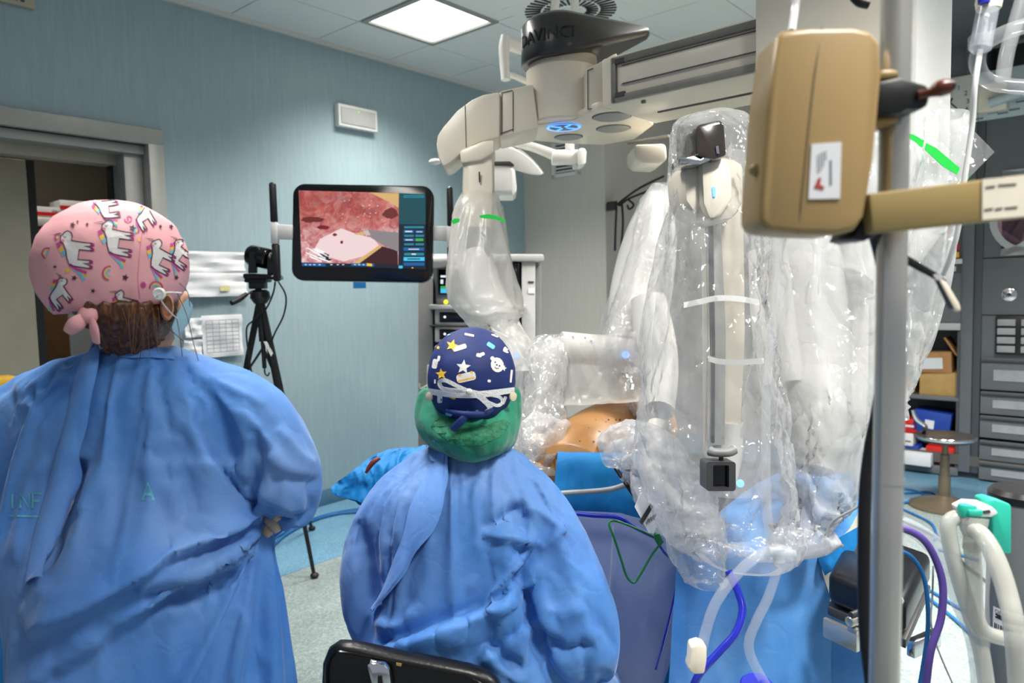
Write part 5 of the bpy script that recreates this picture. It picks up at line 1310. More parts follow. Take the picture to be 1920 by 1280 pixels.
obj('corner_bracket', box((q[1]+q[2])/2-ZV*.15+sd*.012, (.02, .1, .04), (sd, sn, ZV)), 'chrome', tb, bevel=.004)
pc_ = W(1330, 1000, 2.25)
obj('table_top', box(Vector((pc_.x-.06, pc_.y+.1, .78)), (.95, .62, .07), (N, U, ZV)), 'mattress_black', tb, bevel=.02)
obj('pedestal', box(Vector((pc_.x, pc_.y+.1, .4)), (.4, .36, .7), (N, U, ZV)), 'steel', tb, bevel=.03)
obj('foot', box(Vector((pc_.x, pc_.y+.1, .04)), (.9, .5, .08), (N, U, ZV)), 'light_grey', tb, bevel=.02)
# ---------------------------------------------------------------- blue drapes
def cloth(name, label, rows, mat, amp=.012, f=5, seed=1, bulge=0, n=60, k=8, stretch=.35, th=.0015, cat='surgical drape'):
    v, f_ = drape_sheet(rows, amp, f, seed, n, k, stretch, bulge)
    back = [tuple(Vector(p)+FW*th) for p in v]
    o = obj(name, join((v, f_), (back, [tuple(reversed(x)) for x in f_])), mat, angle=180); return tag(o, label, cat, 'blue surgical drapes')
cloth('surgical_drape', 'teal blue drape across the belly behind the clear pouch', [(846, 1046, 2.2, 850, 1200, 2.16), (852, 1045, 2.1, 856, 1215, 2.08), (900, 1040, 2.07, 905, 1235, 2.05), (950, 1035, 2.06, 955, 1250, 2.03), (1060, 1030, 2.1, 1060, 1270, 2.04), (1330, 1020, 2.08, 1330, 1300, 2.0)], 'drape_teal', .012, 6, 31)
cloth('surgical_drape', 'broad blue drape hanging over the table side under the plastic', [(880, 1470, 2.05, 884, 1614, 2.0), (905, 1420, 1.95, 905, 1616, 1.93), (950, 1360, 1.9, 950, 1610, 1.88), (1000, 1300, 1.88, 1010, 1572, 1.84), (1050, 1270, 1.86, 1056, 1538, 1.8), (1120, 1262, 1.84, 1120, 1552, 1.77), (1200, 1256, 1.83, 1200, 1557, 1.75), (1300, 1250, 1.82, 1300, 1557, 1.74), (1500, 1240, 1.82, 1500, 1560, 1.74)], 'drape', .02, 5, 33, .03)
cloth('surgical_drape', 'turned up teal underside of the drape beside the black mattress', [(1030, 1530, 1.82, 985, 1612, 1.8), (1050, 1534, 1.79, 1010, 1608, 1.77), (1066, 1540, 1.77, 1040, 1596, 1.75), (1078, 1546, 1.76, 1070, 1560, 1.75)], 'drape_teal', .006, 8, 35)
cloth('surgical_drape', 'dark blue drape under the steel table rail', [(1130, 1550, 1.82, 1150, 1650, 1.8), (1200, 1550, 1.82, 1200, 1650, 1.8), (1450, 1545, 1.82, 1450, 1650, 1.8)], 'drape', .008, 5, 37)
cloth('surgical_drape', 'blue drape end jutting out left behind the seated person', [(838, 756, 2.3, 836, 800, 2.3), (850, 712, 2.25, 850, 800, 2.25), (872, 676, 2.22, 880, 800, 2.2), (892, 650, 2.2, 910, 800, 2.2), (906, 632, 2.2, 930, 800, 2.2), (922, 622, 2.18, 960, 800, 2.2), (934, 650, 2.18, 990, 800, 2.2), (944, 690, 2.16, 1010, 800, 2.2)], 'drape_teal', .03, 12, 39)
# bit of stained swab on that drape end
o = obj('stained_swab', tube([W(686, 886, 2.14), W(698, 868, 2.14), (W(712, 858, 2.145))], [.004, .008, .005], 10, 4), 'dark_red'); tag(o, 'small dark red stained swab on the drape end', 'swab')
# far left teal drape (covered table at the picture edge)
lt = cloth('table_cover', 'shiny teal blue cover of a trolley at the left edge', [(940, -60, 1.72, 955, 60, 1.72), (1040, -70, 1.7, 1060, 90, 1.7), (1130, -80, 1.68, 1160, 110, 1.68), (1230, -90, 1.66, 1240, 120, 1.66), (1420, -100, 1.64, 1420, 120, 1.64), (1710, -100, 1.64, 1710, 120, 1.64)], 'drape_teal', .03, 6, 41, cat='cover')
# clear fluid pouch with dark blue rim and green drawstring
po = thing('fluid_pouch', 'clear bluish fluid pouch with dark blue rim hanging from the drape', 'pouch', W(1180, 1280, 1.95))
v, f_ = drape_sheet([(957, 1070, 2.0, 962, 1165, 1.98), (1000, 1075, 1.99, 1000, 1270, 1.95), (1100, 1085, 1.97, 1100, 1272, 1.93), (1200, 1100, 1.96, 1210, 1262, 1.92), (1290, 1110, 1.95, 1290, 1240, 1.92)], .008, 5, 43, 50, 8)
obj('pouch_film', (v, f_), 'pouch_clear', po, angle=180)
obj('rim', tube([W(*p) for p in ((1074, 962, 1.98), (1110, 966, 1.965), (1160, 970, 1.95), (1185, 985, 1.94), (1215, 1000, 1.93), (1228, 1006, 1.925))], .006, 10, 5), 'deep_blue', po)
obj('side_seam', tube([W(*p) for p in ((1228, 1008, 1.925), (1245, 1035, 1.92), (1272, 1066, 1.91), (1262, 1130, 1.9), (1245, 1200, 1.9), (1230, 1255, 1.9))], .0035, 8, 5), 'tube_blue', po)
obj('inner_seam', tube([W(*p) for p in ((1150, 985, 1.95), (1146, 1060, 1.945), (1140, 1150, 1.94), (1138, 1290, 1.94))], .002, 6, 4), 'sleeve_clear', po)
obj('drawstring', tube([W(*p) for p in ((1232, 1010, 1.9), (1215, 1000, 1.905), (1175, 983, 1.92), (1150, 976, 1.92), (1142, 983, 1.91), (1152, 1010, 1.9), (1165, 1050, 1.9), (1175, 1080, 1.9), (1188, 1092, 1.9), (1200, 1078, 1.9), (1222, 1040, 1.9), (1240, 1018, 1.9))], .0032, 8, 6), 'cord_green', po)
obj('toggle', slab_px([(1228, 1002), (1236, 1000), (1246, 1018), (1236, 1022), (1228, 1014)], 1.885, 1.9), 'cord_green', po, bevel=.003)
# instrument lying in the pouch mouth, striped label
ins = thing('instrument_tag', 'striped paper label on instrument wrap above the green drawstring', 'label', W(1200, 990, 1.8))
obj('tag_card', slab_px([(1190, 950), (1203, 922), (1216, 940), (1232, 985), (1226, 1000), (1216, 998)], 1.63, 1.632), 'paper', ins, smooth=False)
obj('black_stripe', slab_px([(1199, 978), (1220, 944), (1225, 950), (1204, 984)], 1.626, 1.63), 'ink', ins, smooth=False)
for k in range(4):
    x, y = 1212+k*4.5, 982-k*3; obj('bar', slab_px([(x, y), (x+4, y-10), (x+5.4, y-9), (x+1.4, y+1)], 1.626, 1.63), 'ink_grey', ins, smooth=False)
o = obj('instrument_shaft', tube([W(1152, 874, 1.9), W(1190, 931, 1.82)], .0055, 10), 'black_plastic'); tag(o, 'thin black instrument shaft between belly and diagonal wrap', 'instrument')
o = obj('suction_hose', tube([W(*p) for p in ((1010, 930, 2.04), (1060, 924, 2.0), (1110, 921, 1.99), (1150, 916, 1.98), (1182, 905, 1.96))], .0075, 10, 6), 'cable_grey'); tag(o, 'grey hose lying across the teal drape', 'hose')
# ================================================================ monitor on its arm and the vision cart
md = 3.35
mon = thing('surgical_monitor', 'large black touchscreen monitor showing the operation in pink and red', 'monitor', W(690, 530, md))
def q2(px, py): return W(px, py, md)
cor = [q2(548, 345), q2(806, 352), q2(812, 526), q2(552, 524)]
ex = ((cor[1]-cor[0])+(cor[2]-cor[3])).normalized(); mc = sum(cor, ZERO)/4
ey = (cor[0]-cor[3]); ey = (ey-ex*ey.dot(ex)).normalized(); en = ex.cross(ey)
mw = ((cor[1]-cor[0]).length+(cor[2]-cor[3]).length)/2+.012; mh = ((cor[0]-cor[3]).length+(cor[1]-cor[2]).length)/2+.012
obj('housing', plate(rrect(mw, mh, .055, 8), mc-en*.05, ex, ey, en*.05), 'black_gloss', mon, bevel=.006)
# screen coordinates from the picture: u to the right, v up
def sc(px, py):
    r = ray(px, py); k = (mc-CAM).dot(en)/r.dot(en); p = CAM+r*k-mc; return p.dot(ex), p.dot(ey)
def scr(name, pts, mat, off, parent=mon): return obj(name, plate([sc(*p) for p in pts], mc+en*off, ex, ey, en*.0006), mat, parent, smooth=False)
# endoscope picture
t = NT('endoscope'); setp(t.b, Base_Color=(0, 0, 0, 1), Roughness=.25)
xyz = t.n('ShaderNodeSeparateXYZ'); uv = t.n('ShaderNodeTexCoord'); t.l(uv, 'Generated', xyz, 0)
mp = t.co((7, 7, 7)); nz = t.noise(1.1, 6, mp, .65, .6); n2 = t.noise(3.2, 5, mp, .7, 1.2)
top = t.ramp(nz, [(.28, rgb(96, 28, 28)), (.45, rgb(170, 62, 50)), (.58, rgb(206, 110, 96)), (.75, rgb(232, 186, 170))])
bot = t.ramp(n2, [(.3, rgb(150, 60, 70)), (.45, rgb(206, 130, 132)), (.6, rgb(236, 196, 196)), (.75, rgb(250, 240, 238))])
mx = t.n('ShaderNodeMath'); mx.operation = 'MULTIPLY_ADD'; t.l(xyz, 'Z', mx, 0); mx.inputs[1].default_value = 2.2; mx.inputs[2].default_value = -.85
ml = t.n('ShaderNodeMath'); ml.operation = 'MULTIPLY_ADD'; t.l(nz, 0, ml, 0); ml.inputs[1].default_value = .9; t.l(mx, 0, ml, 2); ml.use_clamp = True
sb2 = t.n('ShaderNodeMath'); sb2.operation = 'SUBTRACT'; t.l(ml, 0, sb2, 0); sb2.inputs[1].default_value = .25; sb2.use_clamp = True
cm_ = t.mix(sb2, bot, top); t.t.links.new(cm_.outputs[2], t.b.inputs['Emission Color']); t.b.inputs['Emission Strength'].default_value = .85; MATS['endoscope'] = t.m
def em(name, c, s=.7): return emit(name, c, s)
for nm, c, s_ in (('ui_teal', (10, 78, 88), .8), ('ui_navy', (8, 28, 48), .8), ('ui_line', (30, 130, 150), .9), ('ui_cyan', (70, 190, 230), 1.0), ('ui_blue', (10, 96, 160), .9), ('ui_green', (60, 170, 90), .9), ('ui_amber', (230, 190, 60), 1.0), ('ui_white', (220, 230, 235), 1.0), ('tool_grey', (150, 142, 146), .75), ('tool_light', (206, 198, 196), .8), ('deep_maroon', (70, 22, 34), .6), ('tissue_yellow', (226, 186, 120), .8), ('glint', (250, 250, 250), 1.0), ('tissue_dark', (120, 44, 40), .7), ('tissue_pale', (240, 214, 214), .9), ('blood', (130, 20, 40), .7)): em(nm, c, s_)
scr('screen_image', [(560, 357), (748, 362), (747, 502), (566, 498)], 'endoscope', .001)
pr = random.Random(11)
def blob(cx, cy, rx, ry, n=18, j=.2): return [(cx+rx*cos(2*pi*k/n)*(1+pr.uniform(-j, j)), cy+ry*sin(2*pi*k/n)*(1+pr.uniform(-j, j))) for k in range(n)]
pic = [([(694, 361), (748, 363), (747, 390), (735, 380), (722, 375), (708, 368)], 'tissue_yellow', .0018), (blob(732, 400, 14, 10), 'tissue_dark', .0018),
 ([(600, 448), (640, 428), (672, 440), (700, 446), (712, 462), (690, 478), (645, 490), (612, 480), (590, 466)], 'tissue_pale', .0018),
 (blob(628, 440, 4, 3), 'blood', .0025), (blob(641, 454, 3, 3), 'blood', .0025), (blob(606, 426, 12, 4), 'blood', .0022), (blob(585, 412, 22, 5), 'tissue_dark', .0019),
 ([(662, 500), (714, 461), (746, 470), (746, 502)], 'deep_maroon', .0022), ([(656, 498), (712, 459), (716, 463), (664, 501)], 'tissue_yellow', .0026),
 ([(690, 430), (700, 432), (747, 436), (747, 472), (716, 458), (696, 446)], 'tool_grey', .003), ([(682, 434), (690, 431), (695, 440), (686, 443)], 'tool_light', .0034), ([(664, 438), (683, 434), (684, 441), (668, 440)], 'tissue_yellow', .003)]
for k in range(16):
    x, y = pr.uniform(568, 600), pr.uniform(464, 484); dx = pr.uniform(8, 22); pic.append(([(x, y), (x+dx, y+dx*.45), (x+dx-1, y+dx*.45+1.6), (x-.5, y+1.3)], 'glint', .002+.0001*k))
for k in range(9): pic.append((blob(pr.uniform(600, 620), pr.uniform(474, 488), pr.uniform(4, 9), 2, 8), 'ui_navy', .0019))
for k in range(20): pic.append((blob(pr.uniform(640, 725), pr.uniform(372, 425), pr.uniform(.5, 1.6), pr.uniform(.4, 1.0), 8), 'tissue_pale', .0021))
by = {}
for P, m, off in pic: by.setdefault((m, round(off, 4)), []).append(P)
for (m, off), L in by.items():
    o = obj('picture_detail', join(*[plate([sc(*p) for p in P], mc+en*off, ex, ey, en*.0002) for P in L]), m, mon, smooth=False); o['kind'] = 'stuff'
scr('side_panel', [(748, 362), (798, 364), (798, 505), (747, 502)], 'ui_teal', .001)
scr('panel_lower', [(748, 420), (798, 421), (798, 505), (748, 502)], 'ui_navy', .0014)
scr('status_bar', [(566, 492), (747, 496), (747, 503), (566, 499)], 'ui_navy', .0042)
def ui(x0, y0, x1, y1, m, off=.002): scr('screen_button', [(x0, y0), (x1, y0), (x1, y1), (x0, y1)], m, off)
for (x0, y0, x1, y1, m) in ((757, 366, 795, 371, 'ui_line'), (758, 424, 795, 428, 'ui_line'), (757, 431, 776, 437, 'ui_blue'), (779, 432, 794, 437, 'ui_blue'), (758, 440, 776, 444, 'ui_line'), (779, 440, 795, 444, 'ui_line'), (757, 447, 777, 452, 'ui_blue'), (779, 447, 794, 452, 'ui_green'), (758, 456, 776, 460, 'ui_line'), (779, 456, 795, 460, 'ui_line'), (757, 464, 795, 470, 'ui_blue'), (758, 474, 795, 479, 'ui_line'), (757, 482, 796, 489, 'ui_cyan'), (757, 492, 796, 498, 'ui_blue'), (748, 498, 755, 503, 'ui_cyan')): ui(x0, y0, x1, y1, m)
for (x0, y0, x1, y1, m) in ((760, 433, 773, 435, 'ui_white'), (781, 434, 792, 435, 'ui_white'), (760, 449, 774, 450.5, 'ui_white'), (766, 466.5, 786, 468, 'ui_white'), (772, 475.5, 780, 477.5, 'ui_white'), (764, 484.5, 788, 486.5, 'ui_navy'), (772, 501, 775, 503, 'ui_amber'), (760, 368, 792, 369, 'ui_teal')): ui(x0, y0, x1, y1, m, .003)
for (x0, x1, m) in ((567, 611, 'ui_blue'), (614, 655, 'ui_navy'), (659, 702, 'ui_blue'), (688, 698, 'ui_amber')): scr('screen_button', [(x0, 493.5), (x1, 494.5), (x1, 499.5), (x0, 498.5)], m, .005+(.0006 if m == 'ui_amber' else 0))
for x in (572, 580, 588, 598, 620, 632, 642, 664, 672, 680): scr('screen_mark', [(x, 495.5), (x+4, 495.6), (x+4, 497), (x, 496.8)], 'ui_white', .0056)
# handles on both sides
def handle(pts_top, pts_mid, pts_bot, armp, dd):
    obj('handle_grip', slab_px(pts_top, dd, dd+.035), 'black_plastic', mon, bevel=.008)
    obj('handle_grip', slab_px(pts_bot, dd, dd+.035), 'black_plastic', mon, bevel=.008)
    obj('handle_joint', slab_px(pts_mid, dd, dd+.035), 'light_grey', mon, bevel=.004)
    obj('handle_arm', slab_px(armp, dd+.01, dd+.03), 'light_grey', mon, bevel=.003)
handle([(503, 343), (508, 340), (514, 342), (518, 416), (506, 416)], [(506, 416), (518, 416), (520, 457), (508, 457)], [(508, 457), (521, 457), (524, 524), (520, 528), (512, 527)], [(518, 420), (548, 422), (548, 449), (519, 448)], md-.02)
handle([(837, 352), (842, 348), (848, 350), (850, 424), (838, 424)], [(838, 424), (850, 424), (850, 462), (838, 462)], [(838, 462), (850, 462), (850, 522), (838, 524)], [(812, 424), (840, 424), (840, 452), (812, 450)], md+.0)
obj('support_arm', tube([mc-en*.05-ey*.05, mc-en*.25-ey*.1+ex*.2, W(850, 490, 3.75)], .03, 12, 6), 'light_grey', mon)

# vision cart
vd = 3.75
vc = thing('vision_cart', 'grey vision cart with stacked units behind the seated person', 'equipment cart', Vector((W(905, 600, vd+.2).x, W(905, 600, vd+.2).y, 0)))
def vbox(name, x0, y0, x1, y1, d0, d1, mat, parent=vc, bev=.006):
    return obj(name, slab_px([(x0, y0), (x1, y0), (x1, y1), (x0, y1)], d0, d1), mat, parent, bevel=bev)
vbox('side_post', 784, 520, 812, 842, vd+.02, vd+.5, 'mid_grey'); vbox('rear_post', 978, 486, 1004, 930, vd+.0, vd+.4, 'light_grey'); vbox('rear_edge', 1004, 496, 1016, 930, vd+.12, vd+.45, 'mid_grey')
vbox('top_cap', 812, 476, 1020, 490, vd-.02, vd+.5, 'light_grey', bev=.012)
vbox('core', 812, 490, 980, 930, vd+.05, vd+.45, 'dark_grey')
tw = vbox('screen_unit', 817, 497, 900, 566, vd-.04, vd+.1, 'mid_grey', bev=.01)
vbox('screen_glass', 822, 505, 892, 552, vd-.045, vd-.04, 'black_gloss', tw, 0)
for (x0, y0, x1, y1, m) in ((826, 516, 836, 520, 'ui_white'), (826, 524, 831, 532, 'ui_white'), (826, 536, 846, 541, 'ui_green'), (826, 541, 847, 549, 'ui_cyan')): vbox('screen_patch', x0, y0, x1, y1, vd-.047, vd-.045, m, tw, 0)
un = vbox('light_source', 818, 560, 975, 572, vd-.05, vd+.2, 'mid_grey'); obj('button', lathe(W(836, 566, vd-.05), -FW, [(0, .012), (.006, .01)], 14), 'yellow_led', un)
vbox('shelf', 803, 571, 985, 580, vd-.06, vd+.4, 'light_grey')
for k, y0 in enumerate((580, 612, 648)):
    u_ = vbox('unit', 815, y0, 972, y0+29, vd-.04, vd+.3, 'light_grey', bev=.006); vbox('unit_panel', 824, y0+5, 905, y0+24, vd-.045, vd-.04, 'black_gloss', u_, .002)
    obj('power_led', lathe(W(834, y0+14, vd-.046), -FW, [(0, .006), (.002, .005)], 10), 'white_led', u_)
vbox('shelf', 804, 609, 978, 612, vd-.05, vd+.35, 'dark_grey')
lb = vbox('badge', 990, 540, 1003, 550, vd-.004, vd, 'white_plastic', vc, 0); vbox('slot', 990, 527, 1001, 530, vd-.004, vd, 'dark_grey', vc, 0)
vbox('dark_door', 950, 492, 974, 560, vd-.0, vd+.06, 'black_gloss')
vbox('cart_body', 800, 684, 1000, 945, vd+.0, vd+.45, 'light_grey')
ft = Vector((W(905, 700, vd+.2).x, W(905, 700, vd+.2).y, .16)); obj('cart_foot', box(ft, (.66, .5, .32)), 'mid_grey', vc, bevel=.04)
obj('hook', tube([W(800, 722, vd-.02), W(788, 728, vd-.03), W(786, 718, vd-.03)], .004, 8, 5), 'steel', vc)

# ================================================================ tripod with video camera
td = 3.6
tp = thing('tripod', 'black camera tripod with pan handle against the blue wall', 'tripod', WZ(545, 1040, 0))
apex = W(484, 545, td)
def leg(a, b, c, foot):
    lg = obj('leg', tube([a, b, c, foot], [.017, .016, .012, .0095], 10), 'black_plastic', tp)
    for p, r in ((b, .022), (c, .017)): obj('leg_lock', lathe(p-(foot-a).normalized()*.025, (foot-a), [(0, r), (.05, r)], 12), 'black_rubber', lg)
    obj('foot_cap', ball(foot+ZV*.014, (.022, .022, .014), 12, 8), 'black_rubber', lg)
f1_ = WZ(590, 1083, 0); f2_ = WZ(585, 994, 0); f3_ = WZ(392, 1040, 0)
ap = W(488, 558, td)
def lerp(a, b, t): return a+(b-a)*t
for ft_, (u1, u2) in ((f1_, (.42, .74)), (f2_, (.42, .74)), (f3_, (.42, .74))): leg(lerp(ap, ft_, 0.0), lerp(ap, ft_, u1), lerp(ap, ft_, u2), ft_)
obj('centre_column', tube([W(483, 520, td), W(492, 640, td)], .016, 12), 'black_plastic', tp)
obj('column_foot', tube([W(492, 625, td), W(496, 690, td)], .011, 10), 'black_plastic', tp)
for ft_ in (f1_, f3_, f2_): obj('brace', tube([W(493, 652, td), lerp(ap, ft_, .28)], .006, 8), 'black_plastic', tp)
obj('hook', tube([W(496, 690, td), W(497, 700, td), W(502, 704, td), W(505, 698, td)], .004, 8, 5), 'black_plastic', tp)
obj('spider', lathe(ap-ZV*.03, ZV, [(0, .03), (.03, .05), (.06, .045), (.07, .03)], 16), 'black_plastic', tp)
obj('pan_head', join(box(W(484, 534, td), (.075, .07, .04)), box(W(484, 526, td), (.11, .09, .018))), 'black_plastic', tp, bevel=.006)
obj('pan_bar', tube([W(474, 546, td-.02), W(462, 552, td-.06)], .006, 8), 'steel', tp)
obj('pan_handle', tube([W(462, 551, td-.06), W(448, 561, td-.1), W(434, 568, td-.14)], [.011, .014, .012], 12, 4), 'black_rubber', tp)
obj('level_tag', slab_px([(494, 640), (500, 640), (512, 662), (508, 668)], td-.03, td-.028), 'white_plastic', tp, smooth=False)
vcam = thing('video_camera', 'black pan tilt video camera on top of the tripod', 'video camera', W(484, 522, td))
obj('base', slab_px([(453, 512), (512, 514), (515, 524), (455, 524)], td-.07, td+.09), 'black_gloss', vcam, bevel=.012)
obj('yoke', slab_px([(464, 512), (466, 470), (472, 462), (484, 462), (486, 476), (480, 480), (480, 512)], td-.05, td-.02), 'black_gloss', vcam, bevel=.006)
obj('yoke', slab_px([(500, 514), (500, 476), (512, 476), (514, 514)], td-.05, td-.02), 'black_gloss', vcam, bevel=.006)
obj('camera_head', tube([W(470, 478, td+.02), W(505, 486, td-.02)], .052, 20), 'black_gloss', vcam, bevel=.008)
obj('lens', lathe(W(508, 486, td-.02), CX, [(0, .036), (.01, .034), (.012, .02)], 18), 'black_plastic', vcam)
for pts, lab in (([(522, 528), (536, 555), (532, 590), (515, 625), (506, 650)], 'thin black cable looping right of the tripod'), ([(516, 528), (512, 550), (498, 580), (476, 600), (462, 620), (470, 690), (474, 704)], 'thin black cable hanging down the tripod leg')):
    o = obj('camera_cable', tube([W(x, y, td-.03) for x, y in pts], .0045, 8, 6), 'cable_black'); tag(o, lab, 'cable', 'tripod cables')

# ================================================================ surgical lamp beyond the robot
ld = 3.3
sl = thing('surgical_lamp', 'white surgical ceiling lamp with curved arm behind the robot', 'surgical lamp', W(945, 300, ld))
obj('lamp_head', loft([[W(x, y, ld+dz) for x, y in spline(P, 3, True)] for P, dz in (([(905, 272), (950, 276), (985, 292), (1012, 318), (1014, 328), (990, 326), (960, 318), (905, 312)], 0), ([(880, 275), (950, 270), (990, 290), (1018, 320), (1016, 326), (990, 322), (960, 312), (880, 310)], .16), ([(900, 276), (950, 275), (985, 292), (1008, 318), (1008, 324), (985, 322), (960, 314), (900, 308)], .3))]), 'white_plastic', sl, bevel=.004)
obj('lamp_module', slab_px([(900, 304), (956, 304), (966, 318), (970, 360), (962, 366), (920, 366), (900, 360)], ld-.02, ld+.2), 'white_plastic', sl, bevel=.025, seg=3)
obj('lamp_rim', slab_px([(902, 303), (956, 302), (964, 308), (964, 310), (902, 309)], ld-.025, ld+.19), 'dark_grey', sl, bevel=.003)
obj('light_glass', slab_px([(903, 356), (968, 356), (968, 362), (903, 364)], ld-.0, ld+.18), 'light_grey', sl)
obj('arm', tube([W(922, 268, ld+.1), W(960, 269, ld+.1), W(1000, 276, ld+.1), (W(1040, 291, ld+.1))], [.016, .02, .022, .026], 12, 6), 'white_plastic', sl)
obj('joint', tube([W(1034, 295, ld+.1), W(1092, 295, ld+.1)], .036, 18), 'white_plastic', sl, bevel=.006)
obj('joint_cap', slab_px([(1084, 278), (1096, 276), (1100, 284), (1099, 306), (1090, 310), (1084, 308)], ld+.04, ld+.16), 'white_plastic', sl, bevel=.008)
obj('joint_pin', tube([W(1078, 300, ld+.1), W(1078, 316, ld+.1)], .012, 12), 'white_plastic', sl)
obj('drop_arm', tube([W(1072, 290, ld+.1), W(1068, 262, ld+.12), W(1075, 120, ld+.4), W(1078, 0, ld+.6), Vector((W(1078, 0, ld+.6).x, W(1078, 0, ld+.6).y, CEIL))], .022, 12, 3), 'white_plastic', sl)
obj('tip_handle', ball(W(816, 303, ld), (.03, .02, .014), 12, 8), 'white_plastic', sl)
# lamp handle near the turret cap
dh = 3.2
hl = thing('lamp_yoke', 'white U-shaped lamp yoke handle left of the dark turret cap', 'lamp yoke', W(955, 150, dh))
obj('yoke_bar', tube([W(948, 68, dh), W(945, 90, dh), W(946, 120, dh), W(948, 150, dh)], [.022, .024, .022, .02], 12, 5), 'white_plastic', hl)
obj('upper_arm', tube([W(948, 72, dh), W(960, 84, dh+.02), W(990, 92, dh+.1)], [.02, .03, .03], 12, 4, True, .6), 'white_plastic', hl)
obj('lower_arm', tube([W(948, 138, dh), W(965, 143, dh+.03), W(985, 152, dh+.1)], .014, 10, 4), 'white_plastic', hl)
p = W(992, 92, dh+.12); obj('ceiling_stem', tube([p, W(1035, 60, dh+.3), Vector((W(1035, 60, dh+.3).x+.06, W(1035, 60, dh+.3).y+.1, CEIL))], .022, 10), 'white_plastic', hl)
# black cable bracket on the back wall
cb_ = thing('cable_bracket', 'black cable bracket with hanging leads on the back wall', 'cable bracket', R(SP+.3, TP+.02, 1.7))
bs, bz = on_t(1148, 385, TP); bp = R(bs, TP, bz); dd = (bp-CAM).dot(CD)-.14; cb_.location = bp
obj('bracket_box', slab_px([(1139, 378), (1158, 376), (1158, 392), (1139, 394)], dd, dd+.08), 'black_plastic', cb_, bevel=.004)
for pts in ([(1158, 384), (1166, 376), (1200, 352), (1245, 330)], [(1160, 386), (1180, 372), (1215, 358), (1240, 348)], [(1156, 390), (1154, 430), (1153, 470)], [(1166, 380), (1168, 420), (1164, 470)], [(1178, 374), (1188, 384), (1180, 392), (1176, 384)]):
    obj('lead', tube([W(x, y, dd-.02) for x, y in pts], .009, 8, 5), 'cable_black', cb_)

# ================================================================ infusion stand in front
pd = .74
iv = thing('infusion_stand', 'steel infusion pole standing in the right foreground', 'infusion stand', Vector((W(1665, 900, pd).x, W(1665, 900, pd).y, 0)))
top, bot = W(1688, -420, pd), W(1658, 1300, pd)
dirp = (bot-top).normalized(); flo = top+dirp*((top.z-.05)/-dirp.z)
obj('pole_tube', tube([top, flo], .0145, 28), 'steel', iv)
obj('pole_collar', lathe(W(1666, 900, pd), dirp, [(-.003, .0152), (.003, .0152)], 28), 'steel', iv)
hbz = flo
for k in range(5):
    a = 2*pi*k/5+.2; q = hbz+Vector((cos(a), sin(a), 0))*.26+ZV*-.01
    lg = obj('base_leg', tube([hbz, q], [.016, .011], 10), 'steel', iv)
    obj('caster', lathe(q+Vector((-sin(a), cos(a), 0))*-.012-ZV*.014, Vector((-sin(a), cos(a), 0)), [(0, .018), (.004, .025), (.02, .025), (.024, .018)], 14), 'black_rubber', lg)
pump = thing('infusion_pump', 'beige plastic infusion pump box clamped on the pole', 'infusion pump', W(1540, 440, pd))
fa = [(1458, 68), (1470, 56), (1520, 51), (1600, 50), (1636, 58), (1652, 80), (1655, 140), (1640, 300), (1622, 405), (1606, 432), (1570, 440), (1500, 438), (1440, 432), (1425, 415), (1426, 380), (1440, 200)]
obj('case', slab_px(fa, .66, .72), 'beige_pump', pump, bevel=.012, seg=3)
obj('rear_case', slab_px([(1470, 62), (1636, 62), (1650, 90), (1650, 140), (1636, 300), (1618, 404), (1600, 428), (1500, 430)], .715, .76), 'beige_pump', pump, bevel=.012, seg=3)
obj('case_seam', tube([W(1541, 50, .661), W(1528, 140, .659), W(1515, 260, .659), W(1503, 380, .659), W(1496, 438, .661)], .0004, 6), 'skirt_dim', pump)
sk = obj('rating_label', slab_px([(1522, 270), (1578, 266), (1575, 372), (1516, 373)], .6585, .66), 'paper', pump, smooth=False)
X1 = (W(1556, 300, .658)-W(1556, 360, .658)).normalized(); Y1 = -(X1.cross(-FW)).normalized()
for (x, y0, y1, w_, m) in ((1556, 300, 352, 4, 'ink_grey'), (1533, 290, 330, 1.6, 'ink_grey'), (1538, 287, 326, 1.6, 'ink_grey'), (1543, 284, 316, 1.6, 'ink_grey'), (1548, 283, 306, 1.6, 'ink_grey')):
    for q in range(int((y1-y0)/6)): obj('print_line', slab_px([(x, y0+q*6), (x+w_, y0+q*6), (x+w_, y0+q*6+4.2), (x, y0+q*6+4.2)], .658, .6584), m, sk, smooth=False)
obj('logo', slab_px([(1526, 352), (1534, 334), (1540, 332), (1538, 346), (1546, 350), (1544, 356)], .658, .6584), 'ink_red', sk, smooth=False)
obj('foot_dial', lathe(W(1615, 436, .70), CY*-1+CX*.3, [(0, .012), (.006, .012), (.008, .008)], 18), 'dark_grey', pump)
obj('side_knob', ball(W(1416, 318, .68), (.006, .006, .006), 10, 8), 'beige_band', pump)
cl = thing('pole_clamp', 'black pole clamp with dark brown screw knob', 'clamp', W(1690, 190, pd))
obj('clamp_body', slab_px([(1646, 152), (1690, 143), (1712, 150), (1740, 158), (1748, 172), (1742, 198), (1725, 206), (1700, 206), (1690, 214), (1646, 216)], .70, .76), 'black_plastic', cl, bevel=.006)
obj('clamp_pad', slab_px([(1652, 128), (1686, 128), (1690, 144), (1648, 150)], .71, .75), 'beige_band', cl, bevel=.005)
obj('clamp_pad', slab_px([(1644, 218), (1690, 214), (1686, 230), (1644, 236)], .71, .75), 'beige_band', cl, bevel=.005)
obj('screw_knob', tube([W(1722, 178, .70), W(1742, 174, .695), W(1762, 166, .69), W(1782, 162, .688)], [.005, .0045, .008, .007], 14, 5), 'brown_knob', cl)
obj('knob_tip', ball(W(1779, 162, .688), (.006, .007, .006), 12, 8), 'black_plastic', cl)
